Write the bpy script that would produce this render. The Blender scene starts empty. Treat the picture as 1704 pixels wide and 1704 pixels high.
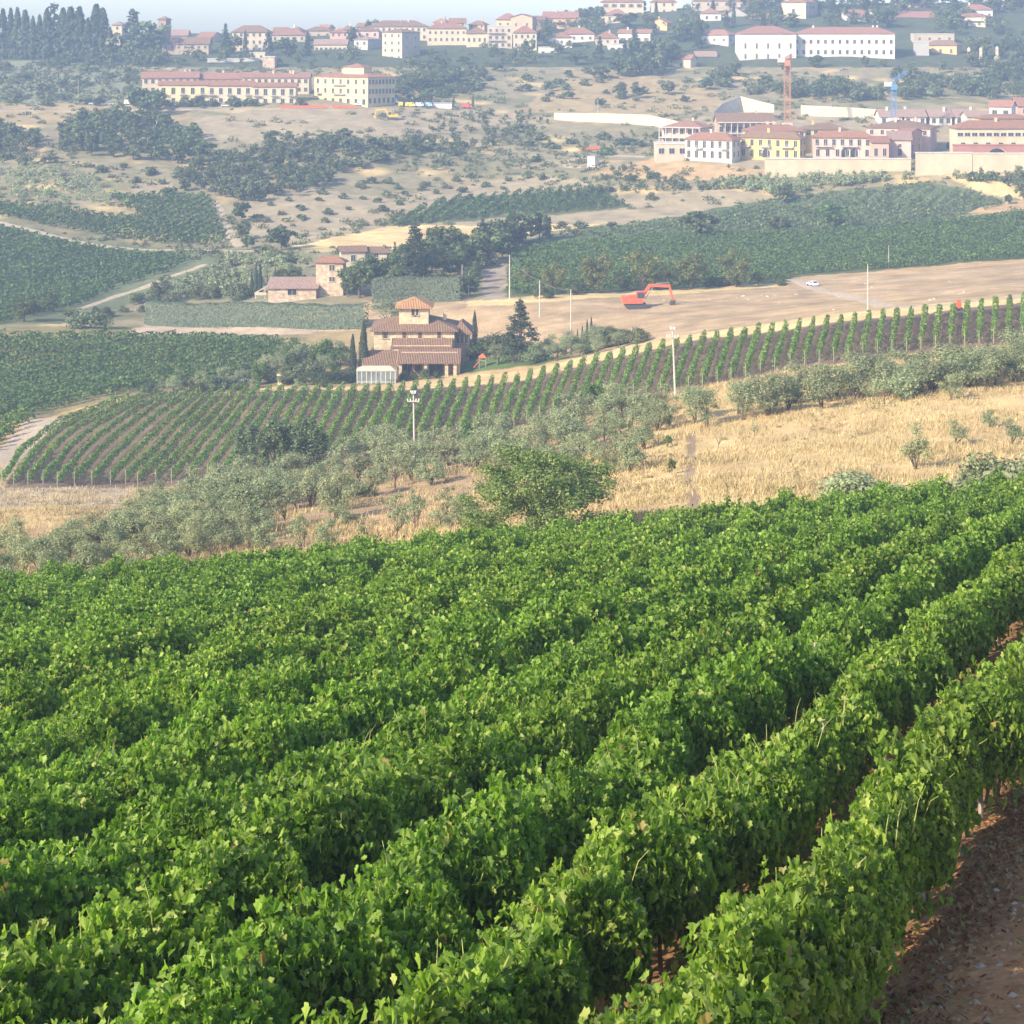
import bpy, math, random
import numpy as np
sc = bpy.context.scene
COL = sc.collection
R = math.radians
F, CU, VH = 3000.0, 852.0, 60.0          # focal length, centre column and horizon row of the photograph, in its pixels

# ---------------- camera
cam = bpy.data.cameras.new('camera'); camo = bpy.data.objects.new('camera', cam); COL.objects.link(camo)
camo.location = (0, 0, 0); camo.rotation_euler = (R(90), 0, 0)
cam.sensor_width = 36; cam.lens = 36 * F / 1704; cam.shift_y = -(852 - VH) / 1704
cam.clip_start = 0.5; cam.clip_end = 6000
sc.camera = camo
# ---------------- sky, sun, exposure
SUN_EL, SUN_AZ = 31.0, 230.0              # azimuth clockwise from +Y: behind the camera, to the left
w = bpy.data.worlds.new('World'); sc.world = w; w.use_nodes = True
nt = w.node_tree; bg = nt.nodes['Background']
sky = nt.nodes.new('ShaderNodeTexSky'); sky.sky_type = 'NISHITA'; sky.sun_disc = False
sky.sun_elevation = R(SUN_EL); sky.sun_rotation = R(SUN_AZ)
sky.air_density = 0.85; sky.dust_density = 1.2; sky.ozone_density = 1.0
nt.links.new(sky.outputs[0], bg.inputs[0]); bg.inputs[1].default_value = 0.15
sl = bpy.data.lights.new('sun', 'SUN'); sl.energy = 4.4; sl.angle = R(0.6); sl.color = (1.0, 0.87, 0.67)
so = bpy.data.objects.new('sun', sl); COL.objects.link(so); so.location = (-60, -60, 60)
so.rotation_euler = (R(90 - SUN_EL), 0, R(180 - SUN_AZ) )
sc.view_settings.view_transform = 'Standard'; sc.view_settings.look = 'None'
sc.view_settings.exposure = 1.10; sc.view_settings.gamma = 1.0; sc.view_settings.use_curve_mapping = False
cy = sc.cycles
cy.use_denoising = True
cy.max_bounces = 5; cy.diffuse_bounces = 2; cy.glossy_bounces = 2; cy.transmission_bounces = 3; cy.volume_bounces = 0
cy.transparent_max_bounces = 4
try: cy.use_adaptive_sampling = True; cy.adaptive_threshold = 0.02
except Exception: pass

# ---------------- scene-tree helpers
def tag(o, label=None, cat=None, group=None, kind=None):
    if label: o['label'] = label
    if cat: o['category'] = cat
    if group: o['group'] = group
    if kind: o['kind'] = kind
    return o
def empty(name, loc, rz=0.0, scale=1.0):
    o = bpy.data.objects.new(name, None); COL.objects.link(o)
    o.location = loc; o.rotation_euler = (0, 0, rz); o.scale = (scale,) * 3; o.empty_display_size = 0.5
    return o
def link(name, me, parent=None, loc=(0, 0, 0), rz=0.0, scale=None):
    o = bpy.data.objects.new(name, me); COL.objects.link(o); o.location = loc; o.rotation_euler = (0, 0, rz)
    if scale is not None: o.scale = scale if hasattr(scale, '__len__') else (scale,) * 3
    if parent is not None: o.parent = parent
    return o
ONES = ['', 'first', 'second', 'third', 'fourth', 'fifth', 'sixth', 'seventh', 'eighth', 'ninth', 'tenth', 'eleventh', 'twelfth',
        'thirteenth', 'fourteenth', 'fifteenth', 'sixteenth', 'seventeenth', 'eighteenth', 'nineteenth']
TENS = {2: 'twent', 3: 'thirt', 4: 'fort', 5: 'fift', 6: 'sixt', 7: 'sevent', 8: 'eight', 9: 'ninet'}
def nth(n):
    if n < 20: return ONES[n]
    t, o = divmod(n, 10)
    if t >= 10: return 'hundred and ' + nth(n - 100) if n > 100 else 'hundredth'
    return TENS[t] + ('ieth' if o == 0 else 'y-' + ONES[o])

# ---------------- materials
MATS = {}
def newmat(name):
    m = bpy.data.materials.new(name); m.use_nodes = True
    return m, m.node_tree, m.node_tree.nodes['Principled BSDF']
def plain(name, col, rough=0.8, var=0.12, scale=3.0, bump=0.0, metal=0.0, spec=0.3, stretch=None, grime=0.0):
    """a surface colour broken up by two scales of noise in object space"""
    if name in MATS: return MATS[name]
    m, t, p = newmat(name); N = t.nodes.new; L = t.links.new
    tc = N('ShaderNodeTexCoord'); mp = N('ShaderNodeMapping'); L(tc.outputs['Object'], mp.inputs[0])
    if stretch: mp.inputs['Scale'].default_value = stretch
    n1 = N('ShaderNodeTexNoise'); n1.inputs['Scale'].default_value = scale; n1.inputs['Detail'].default_value = 6
    L(mp.outputs[0], n1.inputs['Vector'])
    mr = N('ShaderNodeMapRange'); mr.inputs[3].default_value = 1 - var * 1.6; mr.inputs[4].default_value = 1 + var * 1.6
    mr.inputs[1].default_value = 0.25; mr.inputs[2].default_value = 0.75
    L(n1.outputs[0], mr.inputs[0])
    oi = N('ShaderNodeObjectInfo')
    mul = N('ShaderNodeVectorMath'); mul.operation = 'SCALE'; mul.inputs[0].default_value = col
    L(mr.outputs[0], mul.inputs['Scale']); out = mul.outputs[0]
    if grime > 0:
        n2 = N('ShaderNodeTexNoise'); n2.inputs['Scale'].default_value = scale * 0.25; n2.inputs['Detail'].default_value = 4
        L(tc.outputs['Object'], n2.inputs['Vector'])
        r2 = N('ShaderNodeMapRange'); r2.inputs[1].default_value = 0.5; r2.inputs[2].default_value = 0.7; r2.inputs[4].default_value = grime
        L(n2.outputs[0], r2.inputs[0]); mx = N('ShaderNodeMixRGB'); L(r2.outputs[0], mx.inputs[0]); L(out, mx.inputs[1])
        mx.inputs[2].default_value = (col[0] * .5, col[1] * .45, col[2] * .4, 1); out = mx.outputs[0]
    L(out, p.inputs['Base Color'])
    p.inputs['Roughness'].default_value = rough; p.inputs['Metallic'].default_value = metal
    p.inputs['Specular IOR Level'].default_value = spec
    if bump > 0:
        b = N('ShaderNodeBump'); b.inputs['Strength'].default_value = bump; b.inputs['Distance'].default_value = 0.05
        L(n1.outputs[0], b.inputs['Height']); L(b.outputs[0], p.inputs['Normal'])
    MATS[name] = m; return m
def foliage(name, cols, trans=0.35, rough=0.5, spec=0.35, objvar=0.25, patch=0.0, tcol=None):
    """leaf material: every leaf its own tone out of cols, every plant slightly different"""
    if name in MATS: return MATS[name]
    m, t, p = newmat(name); N = t.nodes.new; L = t.links.new
    g = N('ShaderNodeNewGeometry'); cr = N('ShaderNodeValToRGB'); L(g.outputs['Random Per Island'], cr.inputs[0])
    e = cr.color_ramp.elements
    for i, (pos, c) in enumerate(cols):
        el = e[i] if i < 2 else e.new(pos)
        el.position = pos; el.color = (*c, 1)
    oi = N('ShaderNodeObjectInfo'); mr = N('ShaderNodeMapRange'); L(oi.outputs['Random'], mr.inputs[0])
    mr.inputs[3].default_value = 1 - objvar; mr.inputs[4].default_value = 1 + objvar
    hs = N('ShaderNodeHueSaturation'); L(cr.outputs[0], hs.inputs['Color']); L(mr.outputs[0], hs.inputs['Value'])
    mh = N('ShaderNodeMapRange'); sn = N('ShaderNodeMath'); sn.operation = 'MULTIPLY'; sn.inputs[1].default_value = 7.13
    fr = N('ShaderNodeMath'); fr.operation = 'FRACT'; L(oi.outputs['Random'], sn.inputs[0]); L(sn.outputs[0], fr.inputs[0])
    L(fr.outputs[0], mh.inputs[0]); mh.inputs[3].default_value = 0.5 - 0.03 * objvar / .25; mh.inputs[4].default_value = 0.5 + 0.025 * objvar / .25
    L(mh.outputs[0], hs.inputs['Hue']); out = hs.outputs[0]
    if patch > 0:
        tc = N('ShaderNodeNewGeometry'); n = N('ShaderNodeTexNoise'); n.inputs['Scale'].default_value = 0.35; n.inputs['Detail'].default_value = 3
        L(tc.outputs['Position'], n.inputs['Vector']); r = N('ShaderNodeMapRange'); r.inputs[1].default_value = .35; r.inputs[2].default_value = .65
        r.inputs[3].default_value = 1 - patch; r.inputs[4].default_value = 1 + patch; L(n.outputs[0], r.inputs[0])
        v = N('ShaderNodeVectorMath'); v.operation = 'SCALE'; L(out, v.inputs[0]); L(r.outputs[0], v.inputs['Scale']); out = v.outputs[0]
    L(out, p.inputs['Base Color']); p.inputs['Roughness'].default_value = rough; p.inputs['Specular IOR Level'].default_value = spec
    if trans > 0:
        tr = N('ShaderNodeBsdfTranslucent'); vm = N('ShaderNodeVectorMath'); vm.operation = 'MULTIPLY'
        vm.inputs[1].default_value = tcol or (1.35, 1.5, 0.7); L(out, vm.inputs[0]); L(vm.outputs[0], tr.inputs[0])
        mx = N('ShaderNodeMixShader'); mx.inputs[0].default_value = trans; L(p.outputs[0], mx.inputs[1]); L(tr.outputs[0], mx.inputs[2])
        L(mx.outputs[0], t.nodes['Material Output'].inputs[0])
    MATS[name] = m; return m

# ---------------- mesh helpers
def raw(name, V, faces, mats=(), midx=None, smooth=False):
    """faces: (n,k) int array, or a list of such arrays / of tuples"""
    me = bpy.data.meshes.new(name); V = np.asarray(V, np.float32)
    if isinstance(faces, np.ndarray): faces = [faces]
    if faces and not isinstance(faces[0], np.ndarray):
        loops = np.array([i for f in faces for i in f], np.int32); cnt = np.array([len(f) for f in faces], np.int32)
    else:
        loops = np.concatenate([f.ravel() for f in faces]).astype(np.int32)
        cnt = np.concatenate([np.full(len(f), f.shape[1], np.int32) for f in faces])
    me.vertices.add(len(V)); me.vertices.foreach_set('co', V.ravel())
    me.loops.add(len(loops)); me.loops.foreach_set('vertex_index', loops)
    me.polygons.add(len(cnt)); st = np.zeros(len(cnt), np.int32); st[1:] = np.cumsum(cnt)[:-1]
    me.polygons.foreach_set('loop_start', st); me.polygons.foreach_set('loop_total', cnt)
    if midx is not None: me.polygons.foreach_set('material_index', np.asarray(midx, np.int32))
    me.polygons.foreach_set('use_smooth', np.full(len(cnt), bool(smooth)))
    for m in mats: me.materials.append(m)
    me.update(calc_edges=True)
    return me
class MB:
    """collects boxes, tubes and polygons into one mesh with material slots"""
    def __init__(s): s.V = []; s.Fc = []; s.M = []
    def poly(s, pts, faces, m=0):
        b = len(s.V); s.V += [tuple(p) for p in pts]; s.Fc += [tuple(b + i for i in f) for f in faces]; s.M += [m] * len(faces); return s
    def box(s, x0, x1, y0, y1, z0, z1, m=0):
        P = [(x, y, z) for z in (z0, z1) for x, y in ((x0, y0), (x1, y0), (x1, y1), (x0, y1))]
        return s.poly(P, [(3, 2, 1, 0), (4, 5, 6, 7), (0, 1, 5, 4), (1, 2, 6, 5), (2, 3, 7, 6), (3, 0, 4, 7)], m)
    def obox(s, c, ax, ay, az, m=0):
        c, ax, ay, az = (np.array(q, float) for q in (c, ax, ay, az))
        P = [c + i * ax + j * ay + k * az for k in (-1, 1) for i, j in ((-1, -1), (1, -1), (1, 1), (-1, 1))]
        return s.poly(P, [(3, 2, 1, 0), (4, 5, 6, 7), (0, 1, 5, 4), (1, 2, 6, 5), (2, 3, 7, 6), (3, 0, 4, 7)], m)
    def beam(s, a, b, w, h=None, m=0):
        a, b = np.array(a, float), np.array(b, float); d = b - a; l = np.linalg.norm(d); d /= l
        up = np.array((0, 0, 1.0)) if abs(d[2]) < .95 else np.array((0, 1.0, 0)); x = np.cross(d, up); x /= np.linalg.norm(x); y = np.cross(x, d)
        return s.obox((a + b) / 2, x * w / 2, y * (h or w) / 2, d * l / 2, m)
    def tube(s, pts, rads, n=8, m=0, cap=True):
        pts = [np.array(p, float) for p in pts]; base = len(s.V)
        for i, p in enumerate(pts):
            d = (pts[min(i + 1, len(pts) - 1)] - pts[max(i - 1, 0)]); d /= np.linalg.norm(d) + 1e-9
            up = np.array((0, 0, 1.0)) if abs(d[2]) < .9 else np.array((1.0, 0, 0)); x = np.cross(up, d); x /= np.linalg.norm(x); y = np.cross(d, x)
            r = rads[i] if hasattr(rads, '__len__') else rads
            for k in range(n):
                a = 2 * math.pi * k / n; s.V.append(tuple(p + r * (math.cos(a) * x + math.sin(a) * y)))
        for i in range(len(pts) - 1):
            for k in range(n):
                k2 = (k + 1) % n; s.Fc.append((base + i * n + k, base + i * n + k2, base + (i + 1) * n + k2, base + (i + 1) * n + k)); s.M.append(m)
        if cap:
            s.Fc.append(tuple(base + k for k in reversed(range(n)))); s.M.append(m)
            s.Fc.append(tuple(base + (len(pts) - 1) * n + k for k in range(n))); s.M.append(m)
        return s
    def mesh(s, name, mats): return raw(name, np.array(s.V), s.Fc, mats if hasattr(mats, '__len__') else [mats], s.M)
    def build(s, name, mats, parent=None, loc=(0, 0, 0), rz=0.0): return link(name, s.mesh(name, mats), parent, loc, rz)
def unit(a): return a / (np.linalg.norm(a, axis=-1, keepdims=True) + 1e-9)
def leaf_quads(P, Nn, T, wd, ln, fold=0.0, shape='quad'):
    """one leaf per point: centre P, normal Nn, tip direction T; returns verts, list of face arrays"""
    n = len(P); Nn = unit(Nn); T = unit(T - Nn * (T * Nn).sum(1, keepdims=True)); S = np.cross(T, Nn)
    wd = np.broadcast_to(np.asarray(wd, float), (n,))[:, None]; ln = np.broadcast_to(np.asarray(ln, float), (n,))[:, None]
    if shape == 'quad':      # a pointed kite
        V = np.stack([P - T * ln * .5, P + S * wd * .5 + T * ln * .05, P + T * ln * .5, P - S * wd * .5 + T * ln * .05], 1)
        f = np.arange(n * 4).reshape(n, 4); return V.reshape(-1, 3), [f]
    if shape == 'fold':      # two halves folded on the midrib
        q = [(0, -.5, 0), (.5, -.3, fold), (.42, .2, fold), (0, .5, 0), (-.42, .2, fold), (-.5, -.3, fold)]
        V = np.stack([P + S * wd * a + T * ln * b + Nn * wd * c for a, b, c in q], 1)
        i = np.arange(n)[:, None] * 6; return V.reshape(-1, 3), [np.concatenate([i + np.array([[0, 1, 2, 3]]), i + np.array([[0, 3, 4, 5]])], 0)]
    if shape == 'vine':      # five-lobed grape leaf, folded and drooping
        h = [(.22, -.18), (.53, .02), (.38, .24), (.53, .50), (.21, .64)]
        q = [(0, 0, 0)] + [(a, b, fold * a - .22 * b * b) for a, b in h] + [(0, 1.0, -.28)] + [(-a, b, fold * a - .22 * b * b) for a, b in reversed(h)]
        V = np.stack([P + S * wd * a + T * ln * (b - .4) + Nn * wd * c for a, b, c in q], 1)
        i = np.arange(n)[:, None] * 12
        return V.reshape(-1, 3), [np.concatenate([i + np.array([[0, 1, 2, 3, 4, 5, 6]]), i + np.array([[0, 6, 7, 8, 9, 10, 11]])], 0)]
def smooth_noise(rng, n, step, amp, x):
    """1-D value noise sampled at x"""
    k = rng.uniform(-1, 1, int(n / step) + 4); t = np.asarray(x) / step; i = np.clip(t.astype(int), 0, len(k) - 2); f = t - i; f = f * f * (3 - 2 * f)
    return amp * (k[i] * (1 - f) + k[i + 1] * f)
def pip(px, py, poly):
    """points in polygon"""
    ins = np.zeros(px.shape, bool); n = len(poly); j = n - 1
    for i in range(n):
        xi, yi = poly[i]; xj, yj = poly[j]
        c = ((yi > py) != (yj > py)) & (px < (xj - xi) * (py - yi) / ((yj - yi) or 1e-9) + xi); ins ^= c; j = i
    return ins

# ---------------- terrain: measured levels of the valley (columns across the view, depth in metres, picture row of the ground there)
def plane(X, Y): return -7.0 + 0.1 * X - 0.222 * Y
TAB = {
 0:    [(130,950),(160,905),(200,850),(230,812),(260,752),(290,690),(320,630),(345,548),(375,520),(410,495),(430,455),(462,372),(505,325),(545,268),(600,205),(640,177),(720,130),(780,100),(850,62),(920,55)],
 300:  [(130,930),(160,885),(200,838),(232,808),(260,735),(287,662),(310,638),(345,556),(362,540),(400,490),(440,430),(458,412),(500,332),(545,275),(600,212),(640,180),(720,125),(780,96),(850,62),(920,55)],
 600:  [(130,905),(160,850),(200,790),(236,752),(260,695),(284,646),(300,637),(345,548),(365,500),(400,440),(440,405),(480,375),(500,345),(540,300),(600,212),(640,177),(720,122),(780,92),(850,60),(920,52)],
 740:  [(130,883),(160,832),(200,772),(238,726),(260,686),(280,645),(300,632),(314,627),(345,520),(380,485),(440,408),(470,382),(500,350),(540,310),(600,230),(640,190),(720,130),(780,92),(850,58),(920,50)],
 852:  [(130,868),(160,815),(200,760),(238,708),(260,668),(280,634),(300,617),(325,545),(345,497),(380,478),(440,412),(470,385),(500,352),(540,315),(600,245),(640,200),(720,135),(780,92),(850,55),(920,48)],
 1100: [(130,840),(160,765),(200,672),(238,652),(270,572),(295,556),(335,513),(365,487),(390,470),(440,405),(470,375),(500,345),(545,268),(580,250),(600,225),(640,195),(720,140),(780,95),(850,40),(920,12)],
 1400: [(130,800),(160,725),(200,642),(238,600),(265,528),(290,514),(330,500),(370,474),(400,452),(470,375),(500,345),(525,285),(540,265),(575,250),(600,225),(640,192),(700,145),(750,106),(800,75),(850,35),(920,5)],
 1704: [(130,790),(160,700),(200,607),(238,565),(262,498),(290,488),(330,468),(395,435),(470,362),(500,335),(525,272),(540,256),(575,246),(600,222),(640,195),(700,155),(750,112),(800,72),(850,35),(920,2)],
}
GU = np.arange(-800, 2520, 20.0); GY = np.arange(-80, 1301, 1.0)
def _grid():
    us = sorted(TAB); cols = []
    for u in us:
        ys = [105] + [a for a, b in TAB[u]] + [1050, 1300]
        zp = plane((u - CU) / F * 105, 105)
        zs = [zp] + [-(b - VH) * a / F for a, b in TAB[u]]; zs += [zs[-1] - 14, zs[-1] - 45]
        cols.append(np.interp(GY, ys, zs))
    cols = np.array(cols)                                   # (columns, depths)
    Z = np.array([[0.0]]);
    out = np.empty((len(GY), len(GU)))
    for i in range(len(GY)): out[i] = np.interp(GU, us, cols[:, i])
    Xg = (GU[None] - CU) / F * np.maximum(GY[:, None], 110); P = plane(Xg, GY[:, None])
    D = np.where(GY[:, None] > 105, out - P, 0.0)
    k = np.ones(9) / 9
    for _ in range(2): D = np.apply_along_axis(lambda a: np.convolve(np.pad(a, 4, 'edge'), k, 'valid'), 0, D)
    k = np.ones(7) / 7
    for _ in range(2): D = np.apply_along_axis(lambda a: np.convolve(np.pad(a, 3, 'edge'), k, 'valid'), 1, D)
    D *= np.clip((GY[:, None] - 98) / 10, 0, 1)
    return P + D
GZ = _grid()
def H(X, Y):
    X = np.asarray(X, float); Y = np.asarray(Y, float)
    u = CU + F * X / np.maximum(Y, 110)
    a = np.clip((u - GU[0]) / 20, 0, len(GU) - 1.001); b = np.clip(Y - GY[0], 0, len(GY) - 1.001)
    i = a.astype(int); j = b.astype(int); fu = a - i; fy = b - j
    z = (GZ[j, i] * (1 - fu) + GZ[j, i + 1] * fu) * (1 - fy) + (GZ[j + 1, i] * (1 - fu) + GZ[j + 1, i + 1] * fu) * fy
    m = np.clip((Y - 110) / 60, 0, 1)
    z = z + m * (.22 * np.sin(X / 7.3 + 1.3 * np.sin(Y / 11.0)) * np.sin(Y / 5.1 + X / 19.0) + .10 * np.sin(X / 2.9 + Y / 4.3))
    near = 1 - m
    z = z + near * .05 * np.sin(X * 1.7 + .6 * np.sin(Y * .9)) * np.sin(Y * 1.1)
    return z
YS = np.concatenate([np.arange(107, 620, 0.5), np.arange(620, 1000, 1.0)])
_vc = {}
def ground(u, v, ymin=107.0):
    """the point of the terrain seen at picture position u, v (first hit beyond the near vineyard)"""
    key = (round(u), ymin)
    if key not in _vc:
        ys = YS[YS >= ymin]; _vc[key] = (ys, VH - F * H((round(u) - CU) / F * ys, ys) / ys)
    ys, V = _vc[key]; k = np.nonzero(V <= v)[0]; i = k[0] if len(k) else len(ys) - 1
    Y = ys[i]
    if i > 0 and V[i - 1] > V[i]: Y = ys[i - 1] + (ys[i] - ys[i - 1]) * min(1, max(0, (V[i - 1] - v) / (V[i - 1] - V[i])))
    X = (u - CU) / F * Y
    return float(X), float(Y), float(H(X, Y))
# ================= GROUND =================
def jn(X, Y, s, seed):
    """cheap smooth 2-D noise, -1..1"""
    r = random.Random(seed); o = 0
    for k in range(5):
        a = r.uniform(0, 6.28); f = s * (1.0 + .7 * k); o = o + math.pow(.75, k) * np.sin(f * (X * math.cos(a) + Y * math.sin(a)) + r.uniform(0, 6.28) + 1.7 * np.sin(f * .63 * (Y * math.cos(a) - X * math.sin(a)) + k))
    return o / 2.4
C_GOLD = (.60, .44, .21); C_TAN = (.43, .29, .15); C_SOIL = (.185, .132, .09); C_FIELD = (.40, .285, .165); C_LAWN = (.10, .15, .045)
C_SCRUB = (.18, .17, .085); C_DIRT = (.46, .36, .26); C_WOOD = (.05, .06, .03); C_BARE = (.325, .262, .165); C_RED = (.36, .195, .095); C_DRY = (.33, .25, .13)
ZONES = [  # polygons on the hillside in picture coordinates -> what covers the ground there
 ([(-900,1000),(-900,600),(0,690),(250,655),(620,645),(1000,590),(1300,535),(1704,495),(2600,470),(2600,1000)], C_TAN),
 ([(0,835),(110,840),(120,868),(40,880),(0,880)], C_GOLD), ([(-900,868),(-900,812),(0,808),(240,812),(200,842),(0,842)], C_DIRT),
 ([(1030,905),(1040,700),(1130,660),(1400,600),(1704,590),(2600,560),(2600,840),(1704,840)], C_GOLD),
 ([(1146,860),(1140,720),(1156,722),(1166,860)], (.30,.215,.14)),
 ([(480,900),(480,860),(760,800),(1030,740),(1030,900)], (.50, .33, .17)), ([(440,760),(1000,620),(1130,650),(1030,740),(700,850),(500,870)], (.37, .255, .145)),
 ([(4,811),(40,748),(93,700),(200,665),(232,655),(620,648),(760,640),(870,628),(1000,596),(1100,572),(1200,556),(1400,530),(1704,499),(2600,470),(2600,540),(1704,567),(1300,616),(1000,672),(850,714),(700,737),(430,792),(240,813)], C_SOIL),
 ([(420,648),(500,630),(760,625),(880,618),(1000,585),(1100,560),(1400,520),(1704,490),(2600,460),(2600,476),(1704,504),(1400,534),(1100,576),(1000,600),(880,632),(760,644),(600,650)], C_GOLD),
 ([(-900,700),(-900,545),(0,545),(230,541),(520,552),(600,600),(560,640),(230,652),(93,690),(0,700)], (.22, .19, .09)),
 ([(480,648),(470,560),(620,600),(780,590),(900,590),(985,580),(900,606),(760,622),(640,640)], C_DRY),
 ([(760,622),(780,590),(900,590),(985,582),(900,608)], C_LAWN),
 ([(200,556),(240,540),(620,548),(620,556),(500,556)], C_DIRT), ([(500,556),(620,545),(640,600),(560,600)], C_DRY),
 ([(620,560),(600,500),(780,502),(1310,478),(1320,460),(1704,430),(2600,400),(2600,462),(1704,490),(1400,522),(1100,562),(1000,585),(880,600)], C_FIELD),
 ([(780,510),(780,500),(1310,470),(1310,477)], C_GOLD),
 ([(1310,462),(1500,445),(1704,428),(2600,400),(2600,408),(1704,436),(1500,454)], C_TAN),
 ([(840,495),(850,415),(1120,392),(1450,380),(1704,355),(2600,300),(2600,402),(1704,430),(1320,462),(1310,470)], (.10, .12, .05)),
 ([(800,500),(808,435),(846,432),(836,498)], (.30,.24,.18)), ([(805,442),(812,430),(846,430),(846,442)], C_BARE),
 ([(-900,545),(-900,300),(0,370),(140,400),(280,415),(400,415),(440,415),(430,500),(240,500),(100,540)], (.13, .15, .075)),
 ([(380,500),(390,420),(650,420),(640,460),(560,500)], (.20, .19, .11)),
 ([(-900,350),(-900,250),(0,330),(180,352),(225,358),(200,365),(0,343)], C_DRY), ([(230,300),(290,305),(292,328),(222,325)], C_BARE),
 ([(490,412),(500,385),(650,375),(900,370),(1060,345),(1060,365),(900,388),(700,402),(650,415)], C_GOLD),
 ([(400,385),(420,300),(640,330),(900,290),(960,300),(1050,330),(1160,310),(1280,325),(1280,350),(1060,372),(650,376),(490,410)], C_BARE),
 ([(980,290),(1100,260),(1280,280),(1280,300),(1100,300)], C_TAN),
 ([(640,378),(760,330),(1000,313),(1050,345),(880,360)], (.10, .12, .05)),
 ([(860,400),(1130,360),(1280,330),(1540,302),(1640,322),(1690,345),(1460,384),(1120,392),(850,415)], (.11, .135, .065)),
 ([(1600,355),(1704,330),(2600,300),(2600,330),(1704,356)], C_TAN), ([(1560,290),(1704,300),(1704,330),(1640,325)], C_GOLD),
 ([(300,240),(320,195),(520,176),(700,180),(880,190),(900,205),(700,225),(500,232)], C_BARE),
 ([(0,205),(0,172),(230,172),(320,180),(320,205)], C_DRY),
 ([(860,185),(960,120),(1120,130),(1240,165),(1110,195),(1100,208),(930,190)], C_DRY), ([(1090,265),(1100,200),(1330,180),(1704,190),(2600,190),(2600,262),(1704,255),(1500,268),(1260,282)], C_BARE),
 ([(-900,175),(-900,100),(0,100),(230,100),(233,170)], (.20, .21, .12)),
]
def cover(X, Y):
    u = CU + F * X / np.maximum(Y, 1); v = VH - F * H(X, Y) / np.maximum(Y, 1)
    base = np.empty(X.shape + (3,)); base[:] = (.255, .215, .125)
    n = jn(X, Y, .11, 3); n2 = jn(X, Y, .05, 8)
    w_ = np.clip(n + .45 * n2 + .22, 0, 1)[..., None]; base = base * (1 - w_) + np.array(C_SCRUB) * w_
    w_ = np.clip(jn(X, Y, .13, 21) * 1.6 - .5, 0, 1)[..., None]; base = base * (1 - w_) + np.array(C_GOLD) * w_ * .85
    top = (v < 112)[..., None]; base = np.where(top, np.array((.075, .09, .045)), base)
    uj = u + 3.5 * jn(X, Y, .5, 5) + 5 * jn(X, Y, .15, 6); vj = v + 1.0 * jn(X, Y, .6, 7) + 1.6 * jn(X, Y, .17, 9)
    for poly, c in ZONES:
        base[pip(uj, vj, poly)] = c
    fld = np.abs(base - np.array(C_FIELD)).sum(-1) < .02; fl = (1 + .13 * jn(X, Y * 3, .07, 61) + .10 * jn(X * .5, Y * 5, .2, 62) - .28 * np.clip(jn(X, Y * 1.5, .16, 63) - .35, 0, 1))[..., None]; base = np.where(fld[..., None], base * fl, base)
    nearslope = (Y > 105) & (v > 560); t = np.clip(.5 + .7 * jn(X, Y, .22, 31), 0, 1)[..., None]
    isg = (np.abs(base - np.array(C_GOLD)).sum(-1) < .02); 
    base = np.where((isg & nearslope)[..., None], base * (1 - .42 * t) + .42 * t * np.array((.40, .255, .13)), base)
    near = Y < 103 + 2 * jn(X, Y, .2, 2); base[near] = C_RED
    base *= (1 + .10 * jn(X, Y, .35, 40) + .08 * jn(X, Y, .9, 41))[..., None]
    return np.clip(base, .01, .9)
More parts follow.
